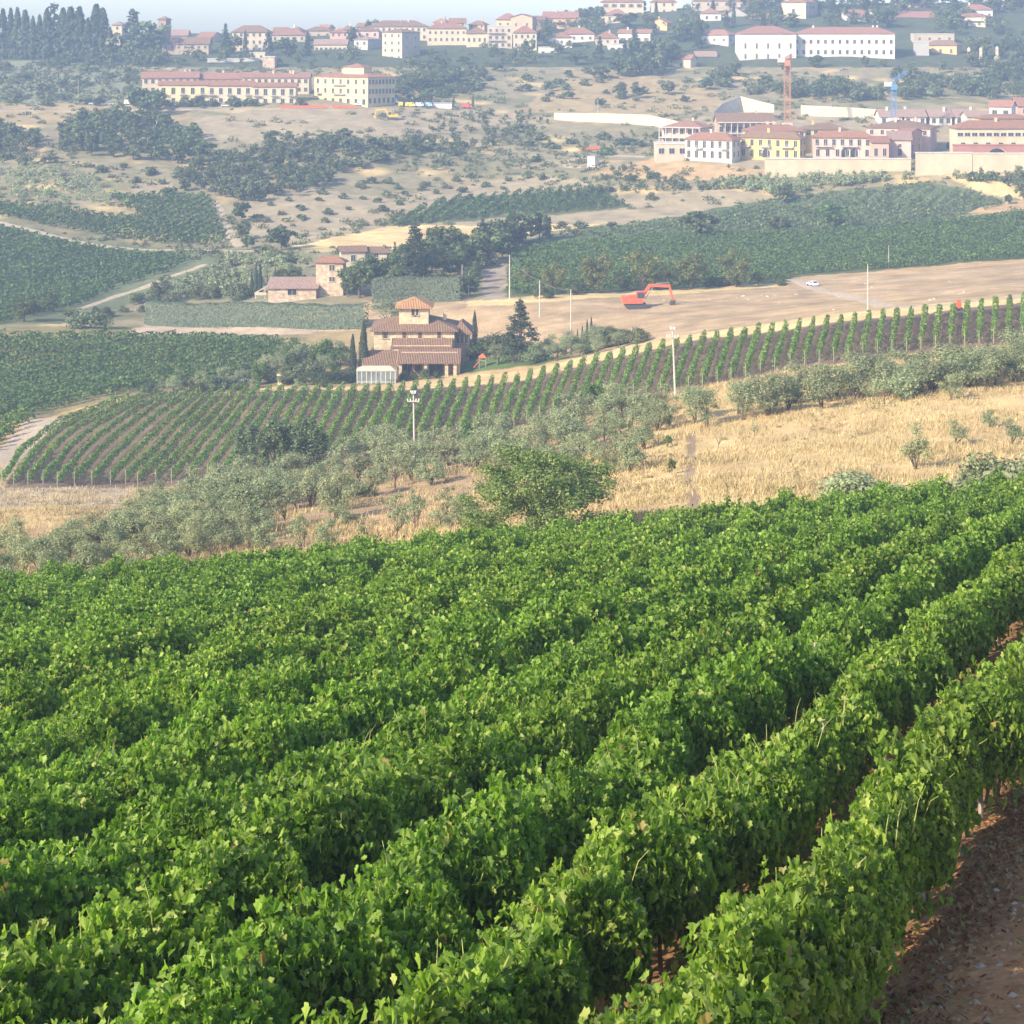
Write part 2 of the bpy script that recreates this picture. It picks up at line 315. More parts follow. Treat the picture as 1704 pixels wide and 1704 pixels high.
def ground_material():
    m, t, p = newmat('ground'); N = t.nodes.new; L = t.links.new
    at_ = N('ShaderNodeAttribute'); at_.attribute_name = 'cover'; g = N('ShaderNodeNewGeometry')
    mp = N('ShaderNodeMapping'); L(g.outputs['Position'], mp.inputs[0]); mp.inputs['Scale'].default_value = (1, 1, 1.0)
    n1 = N('ShaderNodeTexNoise'); n1.inputs['Scale'].default_value = 2.2; n1.inputs['Detail'].default_value = 8; n1.inputs['Roughness'].default_value = .7
    n2 = N('ShaderNodeTexNoise'); n2.inputs['Scale'].default_value = 11; n2.inputs['Detail'].default_value = 5
    n3 = N('ShaderNodeTexNoise'); n3.inputs['Scale'].default_value = .25; n3.inputs['Detail'].default_value = 6
    for n in (n1, n2, n3): L(mp.outputs[0], n.inputs['Vector'])
    r = N('ShaderNodeMapRange'); r.inputs[1].default_value = .25; r.inputs[2].default_value = .75; r.inputs[3].default_value = .72; r.inputs[4].default_value = 1.28; L(n1.outputs[0], r.inputs[0])
    r2 = N('ShaderNodeMapRange'); r2.inputs[1].default_value = .3; r2.inputs[2].default_value = .7; r2.inputs[3].default_value = .8; r2.inputs[4].default_value = 1.2; L(n2.outputs[0], r2.inputs[0])
    r3 = N('ShaderNodeMapRange'); r3.inputs[1].default_value = .3; r3.inputs[2].default_value = .7; r3.inputs[3].default_value = .84; r3.inputs[4].default_value = 1.16; L(n3.outputs[0], r3.inputs[0])
    m1 = N('ShaderNodeMath'); m1.operation = 'MULTIPLY'; L(r.outputs[0], m1.inputs[0]); L(r2.outputs[0], m1.inputs[1])
    m2 = N('ShaderNodeMath'); m2.operation = 'MULTIPLY'; L(m1.outputs[0], m2.inputs[0]); L(r3.outputs[0], m2.inputs[1])
    v = N('ShaderNodeVectorMath'); v.operation = 'SCALE'; L(at_.outputs['Color'], v.inputs[0]); L(m2.outputs[0], v.inputs['Scale'])
    L(v.outputs[0], p.inputs['Base Color']); p.inputs['Roughness'].default_value = .95; p.inputs['Specular IOR Level'].default_value = .1
    b = N('ShaderNodeBump'); b.inputs['Strength'].default_value = .8; b.inputs['Distance'].default_value = .12
    ad = N('ShaderNodeMath'); ad.operation = 'MULTIPLY_ADD'; L(n2.outputs[0], ad.inputs[0]); ad.inputs[1].default_value = .35; L(n1.outputs[0], ad.inputs[2])
    L(ad.outputs[0], b.inputs['Height']); L(b.outputs[0], p.inputs['Normal'])
    return m
def build_ground():
    ys = np.concatenate([np.arange(-60, 14, 6), np.arange(14, 45, .35), np.arange(45, 108, 1.5), np.arange(108, 560, .9), np.arange(560, 960, 1.8), np.arange(960, 1290, 12)])
    us = np.concatenate([np.arange(-2400, -200, 60), np.arange(-200, 1910, 5.0), np.arange(1910, 4200, 60)])
    Y, U = np.meshgrid(ys, us, indexing='ij'); X = (U - CU) / F * np.maximum(Y, 110); Z = H(X, Y)
    V = np.stack([X, Y, Z], -1).reshape(-1, 3); nr, nc = Y.shape
    i = np.arange(nr - 1)[:, None] * nc + np.arange(nc - 1)[None]; i = i.ravel()
    me = raw('ground', V, np.stack([i, i + 1, i + nc + 1, i + nc], 1), [ground_material()], smooth=True)
    c = cover(X, Y).reshape(-1, 3); a = me.color_attributes.new('cover', 'FLOAT_COLOR', 'POINT')
    a.data.foreach_set('color', np.concatenate([c, np.ones((len(c), 1))], 1).astype(np.float32).ravel())
    tag(link('ground', me), 'valley ground with soil, dry grass and fields', 'ground', kind='structure')
build_ground()
def ribbon(name, pts, width, mat, lift=.05, label=None):
    """a track draped on the terrain; pts are picture positions or (X, Y) when width is negative"""
    P = [ground(u, v)[:2] for u, v in pts]; P = np.array(P); d = np.r_[0, np.cumsum(np.linalg.norm(np.diff(P, axis=0), axis=1))]
    s = np.arange(0, d[-1], .8); X = np.interp(s, d, P[:, 0]); Y = np.interp(s, d, P[:, 1]); k = np.ones(19) / 19
    X = np.convolve(np.pad(X, 9, 'edge'), k, 'valid'); Y = np.convolve(np.pad(Y, 9, 'edge'), k, 'valid')
    dx, dy = np.gradient(X), np.gradient(Y); l = np.hypot(dx, dy) + 1e-9; nx, ny = -dy / l, dx / l
    rng = np.random.default_rng(len(pts)); nn = 7; V = []
    wn = width / 2 * (1 + smooth_noise(rng, s[-1] + 2, 3, .18, s))
    for j in range(nn):
        o = (j / (nn - 1) * 2 - 1) * wn; x = X + nx * o; y = Y + ny * o; V.append(np.stack([x, y, H(x, y) + lift + (-.1 if j in (0, nn - 1) else 0)], 1))
    V = np.stack(V, 1).reshape(-1, 3); i = (np.arange(len(s) - 1)[:, None] * nn + np.arange(nn - 1)[None]).ravel()
    me = raw(name, V, np.stack([i, i + 1, i + nn + 1, i + nn], 1), [mat], smooth=True)
    return tag(link(name, me), label, name.replace('_', ' '), kind='structure')
dirtm = plain('pale_dirt', (.42, .335, .245), .95, .16, 1.5, bump=.4, spec=.1)
dirt2 = plain('grey_dirt', (.38, .31, .22), .95, .16, 1.2, bump=.4, spec=.1)
ribbon('dirt_track', [(-90, 875), (-40, 815), (0, 770), (35, 735), (68, 705), (85, 692)], 6.5, dirtm, label='pale dirt track beside the lower vineyard')
ribbon('field_road', [(1312, 464), (1345, 475), (1385, 487), (1430, 498), (1470, 509), (1520, 514), (1600, 504), (1704, 492), (1780, 484)], 3.6, dirtm, label='pale gravel road crossing the brown field')
ribbon('hill_track', [(-60, 352), (0, 372), (70, 388), (130, 403), (200, 413), (300, 415), (400, 417), (440, 418)], 3.0, dirt2, label='dirt track between the two far vineyards')
ribbon('hill_track', [(402, 412), (388, 395), (376, 372), (362, 345), (352, 332)], 3.0, dirt2, label='dirt track climbing the far hill')
ribbon('valley_path', [(110, 525), (170, 500), (240, 478), (300, 455), (350, 436)], 2.6, dirt2, label='path along the edge of the far vineyard')
ribbon('upper_road', [(-80, 186), (60, 184), (240, 183), (420, 182), (520, 181)], 3.2, dirt2, label='road along the hillside below the houses')
ribbon('dirt_track', [(975, 276), (950, 282), (938, 272), (960, 262), (1010, 258), (1085, 262)], 2.5, dirt2, label='curving dirt track by the white container')

# haze: the air of the valley
def build_haze():
    mb = MB(); mb.box(-900, 1500, -70, 1310, -260, 75)
    m = bpy.data.materials.new('haze'); m.use_nodes = True; t = m.node_tree; t.nodes.remove(t.nodes['Principled BSDF'])
    v = t.nodes.new('ShaderNodeVolumePrincipled'); v.inputs['Color'].default_value = (.51, .68, 1.0, 1); v.inputs['Density'].default_value = HAZE
    v.inputs['Anisotropy'].default_value = 0.0
    t.links.new(v.outputs[0], t.nodes['Material Output'].inputs['Volume'])
    o = mb.build('haze', m); tag(o, 'thin bluish summer haze filling the valley', 'haze', kind='stuff')
HAZE = .00050
build_haze()
# ================= VINEYARDS =================
VINE = foliage('vine_leaf', [(0, (.07, .125, .022)), (.35, (.15, .25, .033)), (.7, (.23, .345, .045)), (.93, (.33, .43, .085)), (.994, (.44, .46, .15)), (1, (.32, .16, .06))], trans=.5, rough=.48, spec=.35, objvar=.05, patch=.12, tcol=(1.3, 1.5, .55))
VINE2 = foliage('vine_leaf_far', [(0, (.075, .13, .03)), (.5, (.15, .24, .04)), (1, (.25, .35, .06))], trans=.3, rough=.6, spec=.2, objvar=.1, patch=.1)
VINE3 = foliage('vineyard_leaf', [(0, (.055, .095, .032)), (.5, (.095, .155, .045)), (1, (.15, .215, .065))], trans=.25, rough=.7, spec=.15, objvar=.05, patch=.2)
WOODY = plain('vine_wood', (.13, .095, .065), .9, .3, 20, bump=.5)
POSTM = plain('post_wood', (.30, .26, .21), .9, .25, 12, bump=.3)
SHOOT = plain('green_shoot', (.35, .36, .12), .6, .2, 10)
th = math.atan2(2149 - CU, F); DV = np.array([math.sin(th), math.cos(th)]); NV = np.array([math.cos(th), -math.sin(th)])
def row_point(o, s): return NV[0] * o + DV[0] * s, NV[1] * o + DV[1] * s
def fore_row(k):
    rng = np.random.default_rng(100 + k); o = -4.65 - 2.6 * k
    s = np.arange(-10, 130, .25); X, Y = row_point(o, s); u = CU + F * X / np.maximum(Y, 1)
    wob_end = 99.5 + rng.uniform(-1.2, 1.2)
    ok = (u > -330) & (u < 2040) & (Y > 14.2) & (Y < wob_end)
    if not ok.any(): return
    s0, s1 = s[ok][0], s[ok][-1]; root_xy = row_point(o, s0)
    Ls = s1 - s0
    # density and leaf size by distance
    parts = [];
    for a, b, dens, size, shape in ((0, 27, 2300, .102, 'vine'), (27, 44, 1650, .107, 'vine'), (44, 70, 1050, .120, 'fold'), (70, 130, 680, .138, 'fold')):
        sa = max(s0, a / DV[1] - NV[1] * o / DV[1]); sb = min(s1, b / DV[1] - NV[1] * o / DV[1])
        if sb <= sa: continue
        n = int((sb - sa) * dens); q = rng.uniform(sa, sb, n); parts.append((q, size, shape))
    VS = []; FS = []; nb = 0
    nh = np.random.default_rng(k + 7)
    kn = [nh.uniform(-1, 1, 400) for _ in range(5)]
    def nz(i, x, step):
        t = (x + 40) / step; j = t.astype(int) % 398; f = t - t.astype(int); f = f * f * (3 - 2 * f); return kn[i][j] * (1 - f) + kn[i][j + 1] * f
    for q, size, shape in parts:
        n = len(q)
        top = 1.92 + .32 * nz(0, q, 1.15) + .18 * nz(4, q + 11, 3.1) + .15 * nz(1, q, .37)
        hw = (.68 if k < 2 else (.84 if size < .12 else .60)) + (.33 if size < .12 else .20) * nz(2, q, .95) + .07 * nz(3, q, .33); cx = .13 * nz(4, q, 1.4) + .10 * nz(2, q + 9, 3.7)
        # position on an arch section: bottom left .. over the top .. bottom right
        t = rng.uniform(0, 1, n); depth = rng.uniform(0, 1, n) ** 1.7       # 0 at the surface
        side = t < .38; side2 = t > .62
        z = np.where(side | side2, rng.uniform(.42, .92, n) * top, top * rng.uniform(.84, 1.06, n))
        bulge = np.sin(np.clip((z / top - .15) / .85, 0, 1) * math.pi * .72 + .35)
        w_ = hw * np.clip(bulge, .35, 1)
        c = np.where(side, -w_, np.where(side2, w_, rng.uniform(-.85, .85, n) * w_)) * (1 - .75 * depth)
        z = z - np.where(side | side2, 0, depth * .5)
        shoot = rng.uniform(0, 1, n) < .035; z = np.where(shoot, top + rng.uniform(0, .32, n) * (nz(3, q, .23) > -.1), z); c = np.where(shoot, c * .6, c)
        clump = np.floor(q * 1.6).astype(int); cr = np.random.default_rng(k + 31).uniform(0, 1, (400, 3)); cc = cr[clump % 400]; ris = (rng.uniform(0, 1, n) < .06) & (cc[:, 0] < .55); z = np.where(ris, top * .92 + rng.uniform(0, 1, n) * (.2 + .5 * cc[:, 1]), z); q = np.where(ris, (clump + .5 + (cc[:, 2] - .5) * .8) / 1.6 + rng.normal(0, .05, n), q); c = np.where(ris, (cc[:, 1] - .5) * .7 + rng.normal(0, .05, n), c)
        hang = rng.uniform(0, 1, n) < .05; z = np.where(hang, rng.uniform(.2, .5, n) * top, z)
        c = c + cx; X = NV[0] * (o + c) + DV[0] * q; Y = NV[1] * (o + c) + DV[1] * q
        Z = plane(X, Y) * 0 + H(X, Y) + z
        out = np.where(side, -1.0, np.where(side2, 1.0, 0)); N3 = np.stack([NV[0] * out, NV[1] * out, np.where(side | side2, .45, .95)], 1)
        N3 = unit(N3) + rng.normal(0, .55, (n, 3)); T3 = np.stack([rng.normal(0, .45, n), rng.normal(0, .45, n), -1 + rng.normal(0, .45, n)], 1) + .35 * np.stack([NV[0] * out, NV[1] * out, out * 0], 1)
        sz = size * rng.uniform(.5, 1.4, n)
        v, f = leaf_quads(np.stack([X - root_xy[0], Y - root_xy[1], Z], 1), N3, T3, sz * 1.05, sz, fold=.38, shape=shape)
        VS.append(v); FS += [g + nb for g in f]; nb += len(v)
    root_z = float(H(*root_xy)); V = np.concatenate(VS); V[:, 2] -= root_z
    nfa = sum(len(g) for g in FS); MI = [0] * nfa
    if k < 10:
        sh = MB()
        for q in np.arange(s0, min(s1, s0 + 30), .4):
            q = q + rng.uniform(-.2, .2); x, y = row_point(o + rng.uniform(-.4, .4), q)
            if y > 36: continue
            z = float(H(x, y)) - root_z + 1.6; x -= root_xy[0]; y -= root_xy[1]; a = rng.uniform(0, 6.28); l = rng.uniform(.35, .65)
            sh.tube([(x, y, z), (x + .1 * math.cos(a), y + .1 * math.sin(a), z + l * .6), (x + .22 * math.cos(a), y + .22 * math.sin(a), z + l * .85)], [.007, .005, .003], 4, cap=False)
        if sh.V: FS.append(np.array(sh.Fc) + len(V)); V = np.concatenate([V, np.array(sh.V)]); MI += [1] * len(sh.Fc)
    root = empty('vine_row', (root_xy[0], root_xy[1], root_z))
    nm = nth(k + 1)
    lab = ('nearest leafy green vine row, along the stony dirt path' if k == 0 else f'leafy green foreground vine row, {nm} row left of the dirt path')
    tag(root, lab, 'vine row', 'leafy vine rows in the foreground vineyard')
    link('foliage', raw('vine_foliage', V, FS, [VINE, SHOOT], MI), root)
    # trunks and posts, each a part
    for q in np.arange(math.ceil(s0 / .9) * .9, s1, .9):
        x, y = row_point(o + rng.uniform(-.05, .05), q)
        if y > 33: continue
        link('trunk', TRUNKS[rng.integers(3)], root, (x - root_xy[0], y - root_xy[1], float(H(x, y)) - root_z - .05), rng.uniform(0, 6.28))
    for q in np.arange(math.ceil(s0 / 5) * 5, s1, 5):
        x, y = row_point(o, q)
        if y < 60: link('post', POST, root, (x - root_xy[0], y - root_xy[1], float(H(x, y)) - root_z - .3))
def _trunk(sd):
    r = random.Random(sd); j = [r.uniform(-.07, .07) for _ in range(4)]; tr = MB()
    tr.tube([(0, 0, 0), (j[0], j[1], .4), (j[2], j[3], .85), (j[2] + .1, j[3] + .25, 1.0)], [.036, .027, .022, .013], 6); return tr.mesh('trunk', [WOODY])
TRUNKS = [_trunk(i) for i in range(3)]; POST = MB().tube([(0, 0, 0), (0, 0, 2.0)], .04, 6).mesh('post', [POSTM])
for k in range(34): fore_row(k)

# weeds, straw and stones on the dirt path and between the near rows
def path_litter():
    rng = np.random.default_rng(5); n = 26000
    q = rng.uniform(12, 60, n); o = np.where(rng.uniform(0, 1, n) < .55, rng.normal(-4.0, .28, n), rng.uniform(-4.2, 4, n)); o = np.where(rng.uniform(0, 1, n) < .25, rng.choice([-5.95, -8.55, -11.15], n) + rng.normal(0, .35, n), o)
    X, Y = row_point(o, q); P = np.stack([X, Y, H(X, Y) + rng.uniform(.01, .09, n)], 1)
    N3 = np.stack([rng.normal(0, .7, n), rng.normal(0, .7, n), np.ones(n)], 1); T3 = rng.normal(0, 1, (n, 3)); T3[:, 2] *= .4
    v, f = leaf_quads(P, N3, T3, rng.uniform(.015, .07, n), rng.uniform(.05, .16, n))
    m = foliage('dry_litter', [(0, (.16, .07, .035)), (.4, (.28, .13, .06)), (.8, (.38, .25, .12)), (1, (.20, .22, .07))], trans=.1, rough=.9, spec=.1, objvar=0)
    tag(link('dry_litter', raw('dry_litter', v, f, [m])), 'reddish dry leaves and weeds strewn along the dirt path', 'ground litter', kind='stuff')
    n = 5200; q = rng.uniform(12, 55, n); X, Y = row_point(rng.uniform(-4.4, 5, n), q); s = rng.uniform(.012, .05, n) * rng.choice([1, 1, 1.8], n)
    C = np.stack([X, Y, H(X, Y)], 1); oct_ = np.array([(1, 0, 0), (0, 1, 0), (-1, 0, 0), (0, -1, 0), (0, 0, .7), (0, 0, -.7)], float)
    V = C[:, None] + oct_[None] * s[:, None, None] * rng.uniform(.6, 1.3, (n, 6, 1)); i = np.arange(n)[:, None] * 6
    f = np.concatenate([i + np.array([[a, b, 4]]) for a, b in ((0, 1), (1, 2), (2, 3), (3, 0))] + [i + np.array([[b, a, 5]]) for a, b in ((0, 1), (1, 2), (2, 3), (3, 0))])
    tag(link('gravel', raw('gravel', V.reshape(-1, 3), [f], [plain('stone', (.36, .31, .26), .9, .35, 8)])), 'small pale stones lying on the dirt path', 'gravel', kind='stuff')
path_litter()

# ---- the vineyard on the dark tilled slope across the dip
TOPE = [(200, 659), (232, 655), (373, 649), (577, 646), (700, 641), (850, 629), (1000, 596), (1100, 573), (1200, 557), (1400, 530), (1704, 499), (1900, 484)]
BOTE = [(-100, 812), (5, 809), (230, 810), (430, 792), (540, 768), (700, 738), (850, 714), (1000, 672), (1150, 652), (1300, 617), (1500, 587), (1704, 567), (1900, 552)]
TILT = [(200, 1.28), (290, 1.08), (373, .94), (470, .70), (577, .50), (850, .36), (1000, .38), (1300, .30), (1500, .15), (1670, .05), (1900, -.05)]
TOPE = [(a, b + 12) for a, b in TOPE]
ip = lambda tab, x: float(np.interp(x, [a for a, b in tab], [b for a, b in tab]))
def hedge_foliage(P, rng, dens, size, h0, h1, hw, root, jit=.18):
    """leaf quads along a polyline P (n,2) on the terrain"""
    d = np.r_[0, np.cumsum(np.linalg.norm(np.diff(P, axis=0), axis=1))]; L_ = d[-1]; n = int(L_ * dens); s = rng.uniform(0, L_, n)
    X = np.interp(s, d, P[:, 0]); Y = np.interp(s, d, P[:, 1]); tx = np.interp(s, d, np.gradient(P[:, 0], d)); ty = np.interp(s, d, np.gradient(P[:, 1], d)); l = np.hypot(tx, ty); nx, ny = -ty / l, tx / l
    top = h1 + smooth_noise(rng, L_ + 3, 1.2, jit, s); ww = hw * (1 + smooth_noise(rng, L_ + 3, 1.0, .35, s))
    r = rng.uniform(0, 1, n); c = np.where(r < .36, -1, np.where(r > .64, 1, rng.uniform(-.8, .8, n))) * ww; z = np.where((r < .36) | (r > .64), h0 + (top - h0) * rng.uniform(0, 1, n) ** .85, top * rng.uniform(.93, 1.06, n))
    c = c * rng.uniform(.45, 1.0, n); x = X + nx * c; y = Y + ny * c
    out = np.sign(c) * ((r < .36) | (r > .64)); N3 = np.stack([nx * out, ny * out, np.where(out == 0, 1, .5)], 1) + rng.normal(0, .5, (n, 3))
    T3 = rng.normal(0, .5, (n, 3)); T3[:, 2] -= .8; sz = size * rng.uniform(.6, 1.25, n)
    return leaf_quads(np.stack([x - root[0], y - root[1], H(x, y) + z - root[2]], 1), N3, T3, sz, sz * 1.15)
def mid_rows():
    ut = 200.0; i = 0
    while ut < 1775:
        rng = np.random.default_rng(900 + i); k = ip(TILT, ut); v0 = ip(TOPE, ut); v = v0; u = ut; pts = [(u, v)]
        while True:
            v += 4; bl = min(1, max(0, (340 - ut) / 140)); u = ut - (1 - bl) * k * (v - v0) - bl * 227 * (1 - math.exp(-(v - v0) / 70))
            if v > ip(BOTE, u) or v > 815: break
            pts.append((u, v))
        if len(pts) > 3:
            P = np.array([ground(a, b)[:2] for a, b in pts][::-1])
            kx = np.polyfit(P[:, 1], P[:, 0], (3 if ut < 345 else 2) if len(P) > 8 else 1); yy = np.linspace(P[0, 1], P[-1, 1], 30); P = np.stack([np.polyval(kx, yy), yy], 1)
            r = (P[0, 0], P[0, 1], float(H(P[0, 0], P[0, 1]))); root = empty('vine_row', r)
            tag(root, f'slim trellised vine row on the dark tilled slope, {nth(i + 1)} row from the left', 'vine row', 'trellised vine rows on the dark tilled slope')
            gap = []
            vv, f = hedge_foliage(P, rng, 62, .25, .45, (1.85 if ut > 500 else 1.45 + .4 * max(0, (ut - 280) / 220)) * rng.uniform(.93, 1.07), (.36 if ut > 500 else .27), r, jit=.26)
            link('foliage', raw('vine_foliage', vv, f, [VINE2]), root)
            po = MB()
            for q in (0, 29): po.tube([(P[q, 0] - r[0], P[q, 1] - r[1], float(H(*P[q])) - r[2] - .2), (P[q, 0] - r[0], P[q, 1] - r[1], float(H(*P[q])) - r[2] + 1.9)], .06, 5)
            po.build('post', [POSTM], root)
        i += 1; ut += float(np.interp(ut, [200, 577, 1200, 1704], [18.5, 20.5, 22.8, 23.6]))
mid_rows()

# ---- far vineyards, seen as textured masses of rows
def inpoly_rows(name, label, poly, ang, spacing, dens, size, h1, hw, seed, mat, stuff=True, ymin=107.0, gaps=.0):
    """rows over the terrain inside a picture polygon; ang = direction of the rows in plan, degrees clockwise from +Y"""
    rng = np.random.default_rng(seed); B = np.array([ground(a, b, ymin)[:2] for a, b in poly]); 
    dd = np.array([math.sin(R(ang)), math.cos(R(ang))]); nn = np.array([dd[1], -dd[0]]); so = B @ nn; ss = B @ dd; VS = []; FS = []; nb = 0; rows = []
    for o in np.arange(so.min(), so.max(), spacing):
        s = np.arange(ss.min(), ss.max(), 1.5); X = nn[0] * o + dd[0] * s; Y = nn[1] * o + dd[1] * s
        ok = pip(X, Y, [tuple(b) for b in B])
        if ok.sum() < 3: continue
        idx = np.nonzero(ok)[0]
        for grp in np.split(idx, np.nonzero(np.diff(idx) > 1)[0] + 1):
            if len(grp) < 3: continue
            P = np.stack([X[grp], Y[grp]], 1); P[:, 0] += smooth_noise(rng, 400, 8, .15, s[grp] - s[0]); rows.append(P)
    if stuff:
        for P in rows:
            v, f = hedge_foliage(P, rng, dens, size, .3, h1, hw, (0, 0, 0), jit=.2)
            if gaps: pass
            VS.append(v); FS += [g + nb for g in f]; nb += len(v)
        tag(link(name, raw(name, np.concatenate(VS), FS, [mat])), label, 'vineyard', kind='stuff')
    return rows
inpoly_rows('vineyard_rows', 'bushy green vineyard covering the slope left of the villa', [(-160, 690), (-160, 566), (0, 564), (230, 563), (420, 570), (505, 578), (520, 594), (480, 605), (400, 630), (240, 650), (140, 672), (92, 684), (0, 705)], 62, 2.4, 30, .42, 1.9, .6, 1, VINE3)
inpoly_rows('vineyard_rows', 'vineyard triangle at the lower left beside the dirt track', [(-160, 800), (-160, 700), (0, 708), (70, 690), (40, 712), (0, 745)], 40, 2.4, 34, .40, 1.8, .5, 2, VINE2)
inpoly_rows('vineyard_rows', 'broad green vineyard above the brown excavated field', [(842, 492), (846, 420), (930, 408), (1120, 397), (1450, 385), (1704, 358), (1860, 340), (1860, 418), (1704, 430), (1500, 446), (1320, 458), (1300, 466), (1000, 484)], 72, 2.5, 30, .45, 1.5, .62, 3, VINE3)
inpoly_rows('vineyard_rows', 'pale patchy vineyard below the terraced new houses', [(900, 398), (1130, 366), (1280, 336), (1540, 306), (1640, 324), (1690, 342), (1460, 380), (1120, 392)], 35, 3.4, 8, .6, 1.5, .5, 4, foliage('pale_vine_leaf', [(0, (.09, .13, .06)), (.5, (.15, .20, .08)), (1, (.24, .27, .13))], trans=.25, rough=.7, spec=.1, objvar=0, patch=.2))
inpoly_rows('vineyard_rows', 'vineyard on the far left hill below the dirt track', [(-160, 500), (-160, 372), (0, 382), (120, 408), (220, 424), (330, 428), (290, 450), (190, 482), (120, 512), (0, 540), (-160, 540)], 50, 2.6, 17, .6, 1.7, .55, 5, VINE3)
inpoly_rows('vineyard_rows', 'vineyard on the far left hill above the dirt track', [(-160, 335), (0, 340), (120, 352), (240, 368), (180, 330), (250, 325), (345, 328), (362, 350), (385, 408), (280, 408), (140, 392), (0, 362), (-160, 340)], 20, 2.6, 15, .6, 1.7, .55, 6, VINE3)
rr = inpoly_rows('vine_row', '', [(636, 372), (700, 348), (760, 331), (880, 320), (1000, 316), (1046, 345), (960, 352), (860, 357), (760, 366), (660, 380)], 12, 3.0, 0, 0, 0, 0, 7, VINE3, stuff=False)
for i, P in enumerate(rr):
    rng = np.random.default_rng(i); r = (P[0, 0], P[0, 1], float(H(P[0, 0], P[0, 1]))); v, f = hedge_foliage(P, rng, 16, .6, .3, 1.7, .5, r)
    tag(link('vine_row', raw('vine_row', v, f, [VINE3]), None, r), f'short dark green row of the far lens-shaped vineyard, {nth(i + 1)} from its left tip', 'vine row', 'rows of the far lens-shaped vineyard')

# ---- dry grass on the olive slope
def dry_grass():
    rng = np.random.default_rng(77); n = 330000; U = rng.uniform(-160, 1864, n); Y = 106 + 150 * rng.uniform(0, 1, n) ** 1.25; X = (U - CU) / F * Y
    z = H(X, Y); v = VH - F * z / Y; c = cover(X, Y); lum = c[:, 0]
    keep = (lum > .2) & (Y < 250) & (rng.uniform(0, 1, n) < np.clip(.42 + .75 * jn(X, Y, .3, 90) + .5 * (lum - .45) * 3, .03, 1)); X, Y, z, c = X[keep], Y[keep], z[keep], c[keep]; n = len(X)
    hgt = rng.uniform(.22, .7, n) * (1 + .4 * jn(X, Y, .3, 91)); P = np.stack([X, Y, z + hgt * .42], 1)
    az = rng.uniform(0, 6.28, n); N3 = np.stack([np.cos(az), np.sin(az), np.full(n, .15)], 1); T3 = np.stack([rng.normal(.12, .4, n), rng.normal(0, .4, n), np.ones(n)], 1)
    vv, f = leaf_quads(P, N3, T3, rng.uniform(.025, .085, n), hgt)
    m = foliage('straw', [(0, (.27, .21, .11)), (.3, (.41, .32, .16)), (.8, (.53, .43, .22)), (1, (.60, .52, .31))], trans=.25, rough=.8, spec=.15, objvar=0, patch=.2, tcol=(1.1, 1.0, .8))
    tag(link('dry_grass', raw('dry_grass', vv, f, [m])), 'tall golden dry grass covering the olive slope', 'dry grass', kind='stuff')
dry_grass()
# ================= BUILDINGS =================
RECTS = []   # picture spans of the distant houses, kept clear of scattered trees
def roof_mat(name, col, scale=1.0):
    if name in MATS: return MATS[name]
    m, t, p = newmat(name); N = t.nodes.new; L = t.links.new; tc = N('ShaderNodeTexCoord')
    wv = N('ShaderNodeTexWave'); wv.bands_direction = 'X'; wv.inputs['Scale'].default_value = 1.1 * scale; wv.inputs['Distortion'].default_value = .4; wv.inputs['Detail'].default_value = 1; L(tc.outputs['UV'], wv.inputs[0])
    n = N('ShaderNodeTexNoise'); n.inputs['Scale'].default_value = 1.6; n.inputs['Detail'].default_value = 8; n.inputs['Roughness'].default_value = .75; L(tc.outputs['Object'], n.inputs['Vector'])
    r = N('ShaderNodeMapRange'); r.inputs[1].default_value = .25; r.inputs[2].default_value = .75; r.inputs[3].default_value = .6; r.inputs[4].default_value = 1.4; L(n.outputs[0], r.inputs[0])
    r2 = N('ShaderNodeMapRange'); r2.inputs[3].default_value = .62; r2.inputs[4].default_value = 1.15; L(wv.outputs[0], r2.inputs[0]); mu = N('ShaderNodeMath'); mu.operation = 'MULTIPLY'; L(r.outputs[0], mu.inputs[0]); L(r2.outputs[0], mu.inputs[1])
    v = N('ShaderNodeVectorMath'); v.operation = 'SCALE'; v.inputs[0].default_value = col; L(mu.outputs[0], v.inputs['Scale']); L(v.outputs[0], p.inputs['Base Color']); p.inputs['Roughness'].default_value = .85; p.inputs['Specular IOR Level'].default_value = .2
    b = N('ShaderNodeBump'); b.inputs['Strength'].default_value = .9; b.inputs['Distance'].default_value = .12; L(wv.outputs[0], b.inputs['Height']); L(b.outputs[0], p.inputs['Normal']); MATS[name] = m; return m
